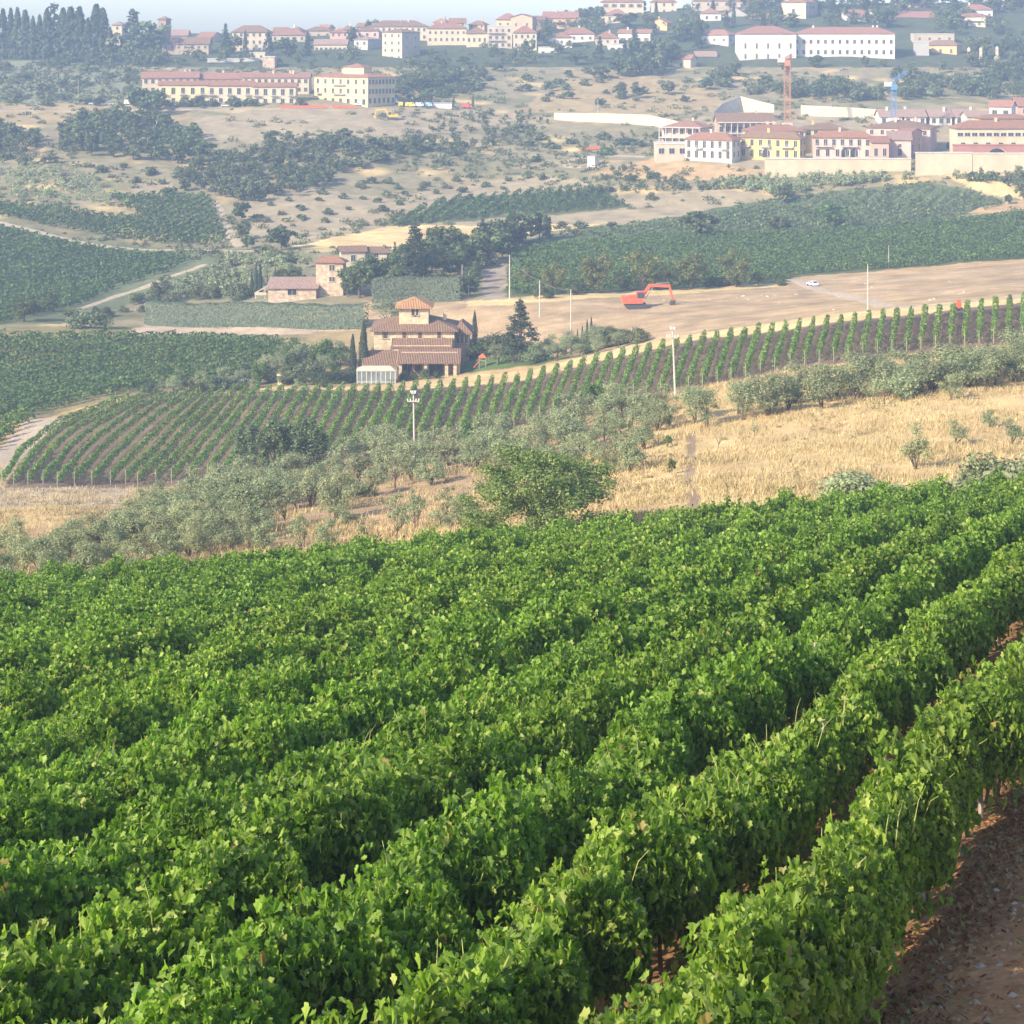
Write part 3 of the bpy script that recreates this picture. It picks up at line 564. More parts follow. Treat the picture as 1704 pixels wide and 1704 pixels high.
def stone_mat(name, col, col2, sc_=1.6):
    if name in MATS: return MATS[name]
    m, t, p = newmat(name); N = t.nodes.new; L = t.links.new; tc = N('ShaderNodeTexCoord'); mp = N('ShaderNodeMapping'); mp.inputs['Scale'].default_value = (1, 1, 1.6); L(tc.outputs['Object'], mp.inputs[0])
    vo = N('ShaderNodeTexVoronoi'); vo.inputs['Scale'].default_value = sc_; L(mp.outputs[0], vo.inputs['Vector']); ve = N('ShaderNodeTexVoronoi'); ve.feature = 'DISTANCE_TO_EDGE'; ve.inputs['Scale'].default_value = sc_; L(mp.outputs[0], ve.inputs['Vector'])
    sp = N('ShaderNodeSeparateColor'); L(vo.outputs['Color'], sp.inputs[0]); mx = N('ShaderNodeMixRGB'); L(sp.outputs[0], mx.inputs[0]); mx.inputs[1].default_value = (*col, 1); mx.inputs[2].default_value = (*col2, 1)
    n = N('ShaderNodeTexNoise'); n.inputs['Scale'].default_value = .8; n.inputs['Detail'].default_value = 5; L(tc.outputs['Object'], n.inputs['Vector']); r = N('ShaderNodeMapRange'); r.inputs[1].default_value = .3; r.inputs[2].default_value = .7; r.inputs[3].default_value = .78; r.inputs[4].default_value = 1.15; L(n.outputs[0], r.inputs[0])
    v = N('ShaderNodeVectorMath'); v.operation = 'SCALE'; L(mx.outputs[0], v.inputs[0]); L(r.outputs[0], v.inputs['Scale']); L(v.outputs[0], p.inputs['Base Color']); p.inputs['Roughness'].default_value = .9; p.inputs['Specular IOR Level'].default_value = .15
    b = N('ShaderNodeBump'); b.inputs['Strength'].default_value = .6; b.inputs['Distance'].default_value = .06; L(ve.outputs['Distance'], b.inputs['Height']); L(b.outputs[0], p.inputs['Normal']); MATS[name] = m; return m
ROOF = roof_mat('terracotta_roof', (.36, .185, .12)); ROOFR = roof_mat('red_roof', (.40, .20, .145)); ROOFB = roof_mat('brown_roof', (.28, .175, .115)); ROOFG = roof_mat('grey_roof', (.26, .21, .19)); ROOFO = roof_mat('orange_roof', (.50, .27, .13)); ROOFP = roof_mat('pale_roof', (.42, .28, .22))
STUC = {k: plain('stucco_' + k, c, .9, .07, .6, bump=.15, spec=.15, grime=.35) for k, c in dict(cream=(.56, .465, .33), white=(.62, .58, .51), tan=(.44, .33, .23), pink=(.56, .35, .28), yellow=(.60, .44, .18), beige=(.48, .40, .31), grey=(.44, .42, .38), orange=(.64, .40, .20), brown=(.30, .21, .16), salmon=(.62, .42, .36), paleyellow=(.60, .49, .28), red=(.38, .18, .145)).items()}
STONE = stone_mat('villa_stone', (.46, .36, .23), (.62, .51, .35)); STONE2 = stone_mat('tower_stone', (.38, .27, .19), (.55, .44, .33), 1.3)
GLASSD = plain('dark_pane', (.035, .04, .05), .15, .3, 1.0, spec=.6); FRAME = plain('window_frame', (.50, .46, .40), .7, .1, 3); SHUT = plain('brown_shutter', (.16, .10, .065), .7, .15, 6); SHUTG = plain('green_shutter', (.09, .12, .09), .7, .15, 6)
METAL = plain('grey_metal', (.38, .39, .40), .5, .1, 3, metal=.6); WHITEP = plain('white_paint', (.78, .78, .76), .5, .05, 3); CONC = plain('concrete', (.52, .49, .44), .9, .12, .7, bump=.2, grime=.3, spec=.15)
_wm = {}
def window_mesh(w_, h_, style='plain'):
    k = (round(w_, 1), round(h_, 1), style)
    if k not in _wm:
        w_, h_ = k[0], k[1]; m = MB()
        m.box(-w_ / 2, w_ / 2, -.03, .06, 0, h_, 0)                                       # pane, just proud of the wall
        fr = .09; y0, y1 = -.09, .04
        m.box(-w_ / 2 - fr, -w_ / 2, y0, y1, 0, h_, 1); m.box(w_ / 2, w_ / 2 + fr, y0, y1, 0, h_, 1); m.box(-w_ / 2 - fr, w_ / 2 + fr, y0, y1, h_, h_ + fr, 1); m.box(-w_ / 2 - fr - .06, w_ / 2 + fr + .06, -.16, y1, -.1, 0, 1); m.box(-.03, .03, -.055, .02, 0.003, h_ - .003, 1)
        if style == 'shut':
            for s in (-1, 1): m.box(*sorted((s * (w_ / 2 + .1), s * (w_ / 2 + .1 + w_ * .46))), -.13, -.05, .0, h_, 2)
        me = m.mesh('window', [GLASSD, FRAME, SHUT]); _wm[k] = me
    return _wm[k]
def add_uv(me, scale=1.0):
    """UV x runs along the eaves of each roof slope, for the tile rows"""
    uv = me.uv_layers.new(name='UVMap'); data = []
    for p in me.polygons:
        n = p.normal; e = n.cross((0, 0, 1)); 
        if e.length < 1e-3: e.x, e.y, e.z = 1, 0, 0
        e.normalize(); f = n.cross(e)
        for li in p.loop_indices:
            c = me.vertices[me.loops[li].vertex_index].co; data += [c.dot(e) * scale, c.dot(f) * scale]
    uv.data.foreach_set('uv', data)
def roof_mesh(w_, d, rise, kind, mat, oh=.5, th_=.16, wallmat=None):
    m = MB(); x0, x1, y0, y1 = -w_ - oh, oh, -oh, d + oh; t = th_; k = rise / (d / 2 if kind in ('hip', 'gable') else w_ / 2 if kind == 'gabley' else d); drop = -k * oh if kind != 'flat' else 0
    ym = d / 2; xm = -w_ / 2
    def slab(pts, faces): n = len(pts); lo = [(a, b, c - t) for a, b, c in pts]; m.poly(pts, faces, 0); m.poly(lo, [tuple(reversed(f)) for f in faces], 0)
    if kind == 'hip':
        if w_ >= d: rp = [(x0 + (d / 2 + oh), ym, rise), (x1 - (d / 2 + oh), ym, rise)]
        else: rp = [(xm, y0 + (w_ / 2 + oh), rise), (xm, y1 - (w_ / 2 + oh), rise)]; drop = -rise / (w_ / 2) * oh
        B = [(x0, y0, drop), (x1, y0, drop), (x1, y1, drop), (x0, y1, drop)]
        if w_ >= d: fs = [(0, 1, 5, 4), (1, 2, 5), (2, 3, 4, 5), (3, 0, 4)]
        else: fs = [(0, 1, 4), (1, 2, 5, 4), (2, 3, 5), (3, 0, 4, 5)]
        P = B + rp; m.poly(P, fs, 0); lo = [(a, b, c - t) for a, b, c in B]; m.poly(B + lo, [(0, 4, 5, 1), (1, 5, 6, 2), (2, 6, 7, 3), (3, 7, 4, 0), (4, 7, 6, 5)], 0)
    elif kind == 'gable':
        P = [(x0, y0, drop), (x1, y0, drop), (x1, ym, rise), (x0, ym, rise), (x1, y1, drop), (x0, y1, drop)]; lo = [(a, b, c - t) for a, b, c in P]
        m.poly(P, [(0, 1, 2, 3), (3, 2, 4, 5)], 0); m.poly(lo, [(3, 2, 1, 0), (5, 4, 2, 3)], 0); m.poly(P + lo, [(0, 6, 7, 1), (4, 10, 11, 5), (1, 7, 8, 2), (2, 8, 10, 4), (0, 3, 9, 6), (3, 5, 11, 9)], 0)
        for x in (-w_, 0): m.poly([(x, 0, -.02), (x, d, -.02), (x, ym, rise - t * .6)], [(0, 1, 2)], 1)
    elif kind == 'gabley':
        dr = -rise / (w_ / 2) * oh; P = [(x0, y0, dr), (xm, y0, rise), (x1, y0, dr), (x1, y1, dr), (xm, y1, rise), (x0, y1, dr)]; lo = [(a, b, c - t) for a, b, c in P]
        m.poly(P, [(0, 1, 4, 5), (1, 2, 3, 4)], 0); m.poly(lo, [(5, 4, 1, 0), (4, 3, 2, 1)], 0); m.poly(P + lo, [(0, 6, 7, 1), (1, 7, 8, 2), (2, 8, 9, 3), (3, 9, 10, 4), (4, 10, 11, 5), (5, 11, 6, 0)], 0)
        for y in (0, d): m.poly([(-w_, y, -.02), (0, y, -.02), (xm, y, rise - t * .6)], [(0, 1, 2)], 1)
    elif kind == 'shed':   # rises away from the front
        P = [(x0, y0, drop), (x1, y0, drop), (x1, y1, rise + k * oh), (x0, y1, rise + k * oh)]; lo = [(a, b, c - t) for a, b, c in P]
        m.poly(P, [(0, 1, 2, 3)], 0); m.poly(lo, [(3, 2, 1, 0)], 0); m.poly(P + lo, [(0, 4, 5, 1), (1, 5, 6, 2), (2, 6, 7, 3), (3, 7, 4, 0)], 0)
        for x in (-w_, 0): m.poly([(x, 0, -.02), (x, d, -.02), (x, d, rise - t)], [(0, 1, 2)], 1)
        m.poly([(-w_, d, -.02), (0, d, -.02), (0, d, rise - t), (-w_, d, rise - t)], [(1, 0, 3, 2)], 1)
    else: m.box(-w_ - .15, .15, -.15, d + .15, .003, .35, 0)
    me = m.mesh('roof', [mat, wallmat or mat]); add_uv(me); return me
def house(name, cat, label, u0, u1, vb, ve, vr=None, phi=0, side=0, depth=9.0, wall='cream', roof=ROOF, kind='hip', wins=(), swins=(), chim=0, Y=None, oh=.5, group=None, style='plain', below=4.0, extra=None):
    """u0..u1 front face, vb foot, ve eaves, vr ridge (picture rows); side = columns of the shaded right face; wins = [(height fraction, count, w, h)]"""
    um = (u0 + u1) / 2
    if Y is None: Y = ground(um, vb)[1]
    k = Y / F; ph = R(phi); w_ = (u1 - u0) * k / math.cos(ph); d = side * k / math.sin(ph) if side and phi else depth
    x = (u1 - CU) * k; z0 = -(vb - VH) * k; hh = (vb - ve) * k
    if vr is None: rise = min(d, w_) * .16
    else: rise = min(max(-(vr - VH) * (Y + d / 2) / F - (z0 + hh), min(d, w_) * .12), min(d, w_) * .30)
    root = empty(name, (x, Y, z0), -ph); tag(root, label, cat, group)
    if Y > 500 and hh > 2.5: RECTS.append((u0, u1 + side, ve, vb))
    wm = STUC[wall] if isinstance(wall, str) else wall
    wn_, rn_ = ('body', 'lid') if name == 'container' else ('wall_body', 'coping') if cat == 'wall' else ('wall', 'roof')
    link(wn_, MB().box(-w_, 0, 0, d, -below, hh).mesh('wall', [wm]), root)
    rf = link(rn_, roof_mesh(w_, d, rise, kind, roof, oh, wallmat=wm), root, (0, 0, hh + .004))
    rr_ = random.Random(int(u0 * 7 + ve))
    for i in range(chim):
        c = MB(); c.box(-.35, .35, -.3, .3, -.6, 1.1); c.box(-.45, .45, -.4, .4, 1.1, 1.25); link('chimney', c.mesh('chimney', [wm]), rf, (-w_ * rr_.uniform(.15, .85), d * rr_.uniform(.35, .65), rise * .8))
    for hf, n, ww, wh in wins:
        for i in range(n): link('window', window_mesh(ww, wh, style), root, (-w_ + w_ * (i + .5) / n, 0, hh * hf))
    for hf, n, ww, wh in swins:
        for i in range(n): link('window', window_mesh(ww, wh, style), root, (0, d * (i + .5) / n, hh * hf), R(90))
    if extra: extra(root, w_, d, hh, rise)
    return root
def balconies(spec, mat=None):
    """spec: (centre fraction across the front, height fraction, width)"""
    def f(root, w_, d, hh, rise):
        for cf, hf, bw in spec:
            m = MB(); m.box(-bw / 2, bw / 2, -1.2, -.003, 0, .15, 0); m.box(-bw / 2, bw / 2, -1.2, -1.12, .85, .93, 1)
            for i in range(int(bw / .25) + 1): m.box(-bw / 2 + i * .25, -bw / 2 + i * .25 + .05, -1.18, -1.14, .15, .85, 1)
            link('balcony', m.mesh('balcony', [mat or CONC, METAL]), root, (-w_ + w_ * cf, 0, hh * hf))
    return f
def loggia(spec, col):
    """arched openings: (centre fraction, base fraction, width, height)"""
    def f(root, w_, d, hh, rise):
        for cf, hf, aw, ah in spec:
            m = MB(); n = 8; r = aw / 2; P = [(-r, -.05, 0), (r, -.05, 0)] + [(r * math.cos(math.pi * i / n), -.05, ah - r + r * math.sin(math.pi * i / n)) for i in range(n + 1)]
            m.poly(P, [tuple(range(len(P)))], 0); O = [(q[0] * 1.18, -.07, q[2] * 1.08) for q in P]
            for i in range(1, len(P) - 1): m.poly([P[i], P[i + 1], (O[i + 1][0], -.14, O[i + 1][2]), (O[i][0], -.14, O[i][2])], [(0, 1, 2, 3)], 1)
            link('arch', m.mesh('arch', [GLASSD, STUC[col]]), root, (-w_ + w_ * cf, 0, hh * hf + .02))
    return f
def both(*fs):
    def f(*a):
        for q in fs: q(*a)
    return f
W2 = [(.12, 3, 1.0, 1.4), (.58, 3, 1.0, 1.3)]
def wn(n, rows, w_=1.0, h_=1.4): return [((r + .28) / rows, n, w_, h_) for r in range(rows)]
# ---- hilltop, top left
house('tower_house', 'house', 'brown square tower house on the skyline beside the cedar', 262, 276, 62, 31, 27, 25, 6, wall='brown', roof=ROOFB, wins=[(.6, 1, 1, 1.4)], Y=800)
house('small_house', 'house', 'small cream house peeking left of the cedar', 187, 203, 62, 40, 36, wall='cream', roof=ROOFP, wins=[(.6, 1, .9, 1.2)], Y=820)
house('cream_house', 'house', 'low cream-roofed house right of the brown tower on the hilltop', 280, 311, 68, 58, 49, wall='grey', roof=ROOFP, kind='gable', Y=815)
house('long_house', 'house', 'long low stone house right of the cedar on the hilltop', 270, 347, 88, 72, 62, wall='tan', roof=ROOFB, kind='gable', wins=[(.45, 7, 1.0, 1.2)], Y=790)
house('pink_house', 'house', 'pink-roofed house on the left hilltop with a pale right wing', 326, 352, 74, 61, 53, 20, 12, wall='salmon', roof=ROOF, kind='gable', Y=830)
house('villa_house', 'house', 'tall cream hilltop house behind the pointed conifer', 386, 448, 88, 52, 42, wall='cream', roof=ROOFB, wins=wn(6, 3), chim=1, Y=800)
house('cream_building', 'building', 'small cream building above the square stone bastion', 416, 441, 104, 88, 86, wall='cream', roof=CONC, kind='flat', Y=770, wins=[(.5, 2, 1, 1)])
house('stone_bastion', 'wall', 'square stone bastion above the long row of houses', 437, 457, 122, 95, wall=STONE2, roof=CONC, kind='flat', depth=8, Y=740)
house('garden_wall', 'wall', 'long stone terrace wall left of the square bastion', 345, 437, 112, 98, wall='grey', roof=CONC, kind='flat', depth=.6, Y=762)
# ---- long row of houses on the hillside
house('terraced_house', 'row houses', 'rear left range of the long yellow-cream row of houses', 240, 330, 170, 128, 119, -10, 0, depth=9, wall='cream', roof=ROOFR, kind='gable', wins=wn(8, 3, 1.1, 1.4), chim=2, Y=668)
house('terraced_house', 'row houses', 'rear middle range of the long yellow-cream row, lower red roof', 330, 404, 170, 130, 121, wall='cream', roof=ROOFR, kind='gable', wins=wn(6, 3, 1.1, 1.4), chim=1, Y=670)
house('terraced_house', 'row houses', 'front left range of the long row with tall dark doors', 264, 345, 176, 140, 134, wall='paleyellow', roof=ROOF, kind='gable', depth=6, wins=[(.10, 5, 1.3, 2.0), (.55, 5, 1.3, 2.2)], Y=652, extra=balconies([(.1, .5, 2.6), (.5, .5, 2.6), (.9, .5, 2.6)]))
house('terraced_house', 'row houses', 'front middle range of the long row with balconies', 345, 420, 176, 141, 134, wall='cream', roof=ROOF, kind='gable', depth=6, wins=[(.10, 5, 1.3, 2.0), (.55, 5, 1.3, 2.2)], Y=652, extra=balconies([(.1, .5, 2.6), (.5, .5, 2.6), (.9, .5, 2.6)]))
house('terraced_house', 'row houses', 'rear right range of the long row left of the yellow block', 404, 514, 170, 128, 121, wall='cream', roof=ROOFR, kind='gable', wins=wn(10, 3, 1.1, 1.4), chim=3, Y=668)
house('terraced_house', 'row houses', 'front right range of the long row next to the yellow block', 420, 492, 177, 143, 137, wall='cream', roof=ROOF, kind='gable', depth=6, wins=[(.10, 5, 1.3, 2.0), (.55, 5, 1.3, 2.2)], Y=650, extra=balconies([(.1, .5, 2.6), (.5, .5, 2.6), (.9, .5, 2.6)]))
house('apartment_block', 'building', 'large yellow block with a white centre and red roof', 514, 612, 177, 128, 120, 40, 42, wall='paleyellow', roof=ROOFR, wins=[(.05, 7, 1.4, 2.0), (.42, 7, 1.1, 1.7), (.74, 7, 1.1, 1.7)], swins=[(.1, 6, 1.2, 1.8), (.42, 8, 1.1, 1.7), (.74, 8, 1.1, 1.7)], Y=642, chim=2, extra=both(balconies([(.48, .38, 6.0), (.48, .70, 6.0), (.1, .38, 2.5)], STUC['white']),
      lambda root, w_, d, hh, rise: link('roof_pavilion', MB().box(-w_ * .58, -w_ * .2, d * .25, d * .55, hh, hh + rise + 1.6).poly([(-w_ * .60, d * .22, hh + rise + 1.6), (-w_ * .18, d * .22, hh + rise + 1.6), (-w_ * .18, d * .58, hh + rise + 1.6), (-w_ * .60, d * .58, hh + rise + 1.6), (-w_ * .39, d * .4, hh + rise + 3.0)], [(0, 1, 4), (1, 2, 4), (2, 3, 4), (3, 0, 4), (3, 2, 1, 0)], 1).mesh('roof_pavilion', [STUC['paleyellow'], ROOFR]), root)))
# ---- the town on the crest
house('town_house', 'house', 'cream house with dark arcade under the skyline, right of the cream hilltop house', 452, 508, 84, 57, 46, wall='beige', roof=ROOF, wins=wn(5, 2), Y=830)
house('town_house', 'house', 'low brown-roofed town house left of the pink one', 508, 552, 80, 50, 44, wall='tan', roof=ROOFB, wins=wn(3, 2), chim=1, Y=860)
house('pink_house', 'house', 'bright pink house on the town skyline', 549, 579, 82, 53, 47, wall='pink', roof=ROOF, wins=wn(3, 3, .9, 1.2), chim=1, Y=830)
house('long_house', 'house', 'long low cream house beneath the bright pink one', 523, 577, 92, 73, 65, wall='cream', roof=ROOFP, kind='gable', wins=[(.4, 7, 1.1, 1.4)], Y=800)
house('town_house', 'house', 'brownish-pink tall house left of the grey block', 592, 630, 92, 50, 44, wall='salmon', roof=ROOFB, wins=wn(3, 3), Y=820)
house('town_house', 'house', 'pale stone house in front of the brownish-pink one', 588, 612, 92, 65, 62, 30, 22, wall='grey', roof=ROOFP, wins=wn(2, 2), Y=798)
house('apartment_block', 'building', 'tall plain block with cream front and grey shaded right side', 634, 669, 102, 53, 47, 38, 28, wall='beige', roof=ROOFB, wins=wn(3, 4, .9, 1.3), swins=wn(2, 3, .8, 1.1), Y=772, oh=.4)
house('long_building', 'building', 'long cream building with wide brown roof behind the grey block', 614, 711, 92, 43, 34, wall='cream', roof=ROOFB, wins=wn(10, 4), chim=2, Y=830, depth=12)
house('town_building', 'building', 'cream building with round ground-floor arches right of the long one', 711, 776, 92, 46, 38, wall='cream', roof=ROOF, wins=[(.78, 7, .9, 1.1), (.52, 7, .9, 1.3)], Y=812, chim=1, extra=loggia([(.08 + .14 * i, .02, 2.2, 3.0) for i in range(7)], 'white'))
house('town_building', 'building', 'two-storey pale building with brown roof in the long cream row', 776, 811, 92, 54, 42, wall='cream', roof=ROOFB, wins=[(.6, 4, .9, 1.6), (.1, 4, 1.8, 2.4)], Y=806)
house('apartment_block', 'building', 'flat-roofed block with three tiers of white balconies in the cream row', 811, 852, 94, 43, 42, wall='beige', roof=CONC, kind='flat', wins=[(.04, 4, 1.8, 2.2), (.32, 4, 1.2, 1.5), (.56, 4, 1.2, 1.5), (.8, 4, 1.0, 1.3)], Y=800, extra=balconies([(.35, .28, 7.5), (.35, .52, 7.5), (.35, .76, 7.5)], STUC['white']))
house('town_house', 'house', 'small orange-walled penthouse house above the balconied block', 826, 864, 60, 31, 22, wall='paleyellow', roof=ROOFR, wins=[(.6, 3, .9, 1.2)], Y=850)
house('town_house', 'house', 'tan gabled house right of the penthouse house', 850, 886, 70, 28, 21, 20, 6, wall='tan', roof=ROOF, kind='gabley', wins=wn(2, 2), Y=838)
house('town_house', 'house', 'white two-storey house with brown roof at the right end of the cream row', 854, 893, 96, 53, 42, wall='cream', roof=ROOF, wins=wn(4, 3, .9, 1.4), Y=795)
house('town_house', 'house', 'long house with orange-red roof and dark end high in the town', 905, 962, 62, 29, 19, wall='orange', roof=ROOFR, kind='gable', wins=wn(5, 2), chim=2, Y=860, depth=11)
house('town_house', 'house', 'brown-roofed house behind the tall tree in the town', 886, 906, 70, 32, 24, wall='brown', roof=ROOFB, Y=855, kind='gable')
house('town_house', 'house', 'white house with shallow roof, upper one of the stepped pair', 935, 989, 84, 55, 43, wall='white', roof=ROOF, wins=wn(4, 2, .9, 1.2), chim=1, Y=815)
house('town_house', 'house', 'white house, lower left one of the stepped pair', 917, 952, 92, 61, 53, wall='white', roof=ROOF, wins=wn(3, 2, .9, 1.2), Y=800)
house('outbuilding', 'building', 'flat white outbuilding low below the stepped white houses', 896, 926, 97, 79, wall='white', roof=CONC, kind='flat', wins=[(.3, 2, 1.2, 1.6)], Y=788)
house('town_house', 'house', 'pinkish house with small terrace between the two white groups', 992, 1030, 88, 62, 52, wall='beige', roof=ROOF, wins=wn(3, 2, .9, 1.2), chim=1, Y=805)
house('town_house', 'house', 'white house with shutters left of the dark wood', 1030, 1082, 78, 54, 43, 25, 8, wall='white', roof=ROOF, kind='gable', wins=[(.4, 4, 1.1, 1.5)], chim=1, Y=812, style='shut')
house('outbuilding', 'building', 'white arcaded terrace below the shuttered white house', 1012, 1050, 90, 74, wall='white', roof=CONC, kind='flat', Y=796, extra=loggia([(.2, 0, 2.4, 2.8), (.5, 0, 2.4, 2.8), (.8, 0, 2.4, 2.8)], 'white'))
house('town_house', 'house', 'orange-cream gabled house against the dark trees', 1084, 1110, 60, 37, 28, 30, 11, wall='orange', roof=ROOFR, kind='gabley', wins=[(.45, 1, 1, 1.6)], chim=1, Y=835)
house('town_house', 'house', 'cream house with red roof above the umbrella tree', 1008, 1046, 48, 24, 15, wall='cream', roof=ROOFR, wins=wn(3, 2), Y=870)
house('apartment_block', 'building', 'wide cream house cut by the top edge above the umbrella tree', 1001, 1071, 30, 2, -6, wall='cream', roof=ROOF, wins=wn(5, 2, 1.2, 1.6), Y=905, style='shut')
house('town_house', 'house', 'small white house at the top edge between tall trees', 1084, 1126, 24, 2, -6, wall='cream', roof=ROOF, wins=wn(3, 2), Y=905)
house('town_house', 'house', 'large pale house at the top edge above the grey gable', 1156, 1246, 26, 0, -10, wall='beige', roof=ROOF, wins=wn(6, 2), Y=900)
house('town_house', 'house', 'white cubic house with red hipped roof on the right crest', 1168, 1200, 50, 21, 13, wall='white', roof=ROOFR, wins=wn(2, 2), Y=860)
house('town_house', 'house', 'grey shaded gabled house beside the white cubic one', 1203, 1244, 50, 24, 10, wall='grey', roof=ROOF, kind='gabley', wins=wn(2, 2), Y=872, depth=12)
house('town_house', 'house', 'white two-storey house left of the big white building', 1169, 1212, 90, 57, 49, 35, 18, wall='white', roof=ROOFR, wins=wn(3, 2, .9, 1.3), swins=wn(2, 2, 1, 1.3), Y=800)
house('town_house', 'house', 'small cream gabled house lowest on the slope below the white houses', 1120, 1149, 124, 97, 87, 35, 12, wall='cream', roof=ROOFR, kind='gable', wins=[(.5, 1, .9, 1.3)], Y=752)
house('outbuilding', 'building', 'long low beige building right of the small cream gabled house', 1158, 1192, 112, 93, 85, wall='beige', roof=ROOFP, kind='gable', wins=[(.4, 3, 1, 1.2)], Y=775)
house('monastery_building', 'building', 'left bright white block of the big white building, few windows', 1231, 1325, 112, 55, 43, wall='white', roof=ROOFR, wins=[(.55, 5, .7, 2.2), (.25, 5, .7, 2.0)], Y=768, depth=16)
house('monastery_building', 'building', 'right long pale block of the big white building with rows of windows', 1325, 1489, 114, 55, 45, 12, 12, wall='white', roof=ROOFR, wins=[(.70, 14, 1.1, 1.7), (.40, 14, 1.1, 1.8)], swins=[(.6, 3, 1, 1.6)], Y=764, chim=3)
house('town_house', 'house', 'cream house at the top edge above the big white building', 1304, 1341, 34, 3, -4, 35, 26, wall='cream', roof=ROOF, wins=[(.4, 1, 1.4, 2)], swins=wn(4, 2, .8, 1.4), Y=860)
house('town_house', 'house', 'red-roofed crest house with white gable end', 1409, 1440, 48, 25, 10, -5, 0, wall='white', roof=ROOFR, kind='gable', depth=12, Y=850, wins=[(.4, 1, 1.2, 2)])
house('town_house', 'house', 'white gabled wing joined to the red-roofed crest house', 1440, 1462, 48, 22, 12, wall='white', roof=ROOFR, kind='gabley', depth=12, Y=847, wins=[(.4, 2, 1.0, 2)])
house('pink_house', 'house', 'pink house at the top edge on the right crest', 1494, 1542, 28, 4, -4, wall='pink', roof=ROOFR, wins=wn(3, 2), Y=900)
house('town_house', 'house', 'wide red-roofed house with grey gable on the right crest', 1494, 1556, 50, 31, 14, wall='beige', roof=ROOFR, kind='gable', wins=[(.3, 4, 1.1, 1.4)], Y=862, depth=12)
house('villa_house', 'house', 'large cream three-storey villa with balconies at the upper right', 1586, 1640, 64, 27, 23, 30, 26, wall='cream', roof=ROOF, wins=[(.12, 3, 1.0, 1.5), (.6, 3, 1.0, 1.4)], swins=wn(2, 2), Y=835, extra=balconies([(.72, .36, 7), (.72, .78, 7)], STUC['white']))
house('villa_house', 'house', 'set-back top storey block of the cream villa at the upper right', 1604, 1652, 40, 15, 7, wall='white', roof=ROOFR, wins=[(.5, 4, 1, 1.3)], chim=1, Y=850)
house('small_house', 'house', 'small pale house cut by the upper right corner of the view', 1675, 1698, 26, 4, -1, wall='beige', roof=ROOF, wins=[(.5, 1, 1, 1.2)], Y=880)
house('orange_house', 'house', 'low orange house with brown roof and three windows', 1546, 1592, 98, 74, 66, 35, 14, wall='orange', roof=ROOFB, wins=[(.4, 3, 1.0, 1.7)], Y=775)
house('outbuilding', 'building', 'grey concrete outbuilding left of the orange house', 1525, 1546, 106, 70, wall='grey', roof=CONC, kind='flat', depth=6, Y=772)
house('outbuilding', 'building', 'flat pale building behind the orange house', 1522, 1588, 80, 57, 54, wall='beige', roof=CONC, kind='flat', depth=8, Y=800, wins=[(.6, 4, 1, 1)])
for i, (u, t) in enumerate(((1612, 78), (1632, 78), (1659, 76))):
    x, y, z = ground(u, 101, 600); k = y / F; m = MB(); h = (101 - t) * k; m.box(-.9, .9, -.9, .9, -1, h * .3); m.box(-.5, .5, -.5, .5, h * .3, h * .8); m.poly([(-.65, -.65, h * .8), (.65, -.65, h * .8), (.65, .65, h * .8), (-.65, .65, h * .8), (0, 0, h)], [(0, 1, 4), (1, 2, 4), (2, 3, 4), (3, 0, 4), (3, 2, 1, 0)])
    tag(m.build('monument', [STUC['cream']], None, (x, y, z)), f'pale stone monument among dark trees at the upper right, {nth(i + 1)} from the left', 'monument', 'pale monuments')
INF = [(455, 478, 52, 'tan', 'narrow tan house behind the dark arcade house'), (480, 500, 50, 'white', 'white house standing behind the dark arcade house'), (528, 546, 46, 'cream', 'cream house squeezed left of the bright pink one'), (568, 590, 48, 'white', 'white skyline house right of the bright pink one'), (592, 612, 44, 'orange', 'orange house behind the brownish-pink one'), (720, 742, 36, 'tan', 'tan house peeking over the arched cream building'), (748, 774, 37, 'cream', 'cream attic house over the right end of the arched building'), (780, 806, 40, 'orange', 'orange house behind the two-storey pale building'),
 (866, 888, 36, 'cream', 'cream house behind the tan gabled one'), (890, 912, 44, 'white', 'white house left of the orange-red roofed house'), (962, 984, 38, 'tan', 'tan house right of the orange-red roofed house'), (988, 1012, 44, 'white', 'white house between umbrella tree and white pair'), (1052, 1076, 44, 'cream', 'cream house under the umbrella tree'), (1128, 1150, 48, 'white', 'white house hidden beside the central wood'), (1250, 1276, 28, 'cream', 'cream house above the left white block'), (1362, 1386, 30, 'white', 'white house above the long pale block'), (1466, 1488, 34, 'beige', 'beige house right of the white gabled wing'), (1560, 1580, 38, 'cream', 'cream house left of the three-storey villa'), (1648, 1672, 52, 'pink', 'pink house right of the three-storey villa')]
for i, (a, b, t, c, l) in enumerate(INF):
    house('town_house', 'house', l, a, b, t + 26, t, t - 7, (0, 20, 30)[i % 3], (0, 7, 9)[i % 3], wall=c, roof=(ROOF, ROOFB, ROOFR)[i % 3], kind=('gable', 'hip')[i % 2], wins=wn(3, 3, .9, 1.3), chim=i % 2, Y=852 + (i * 7) % 18)
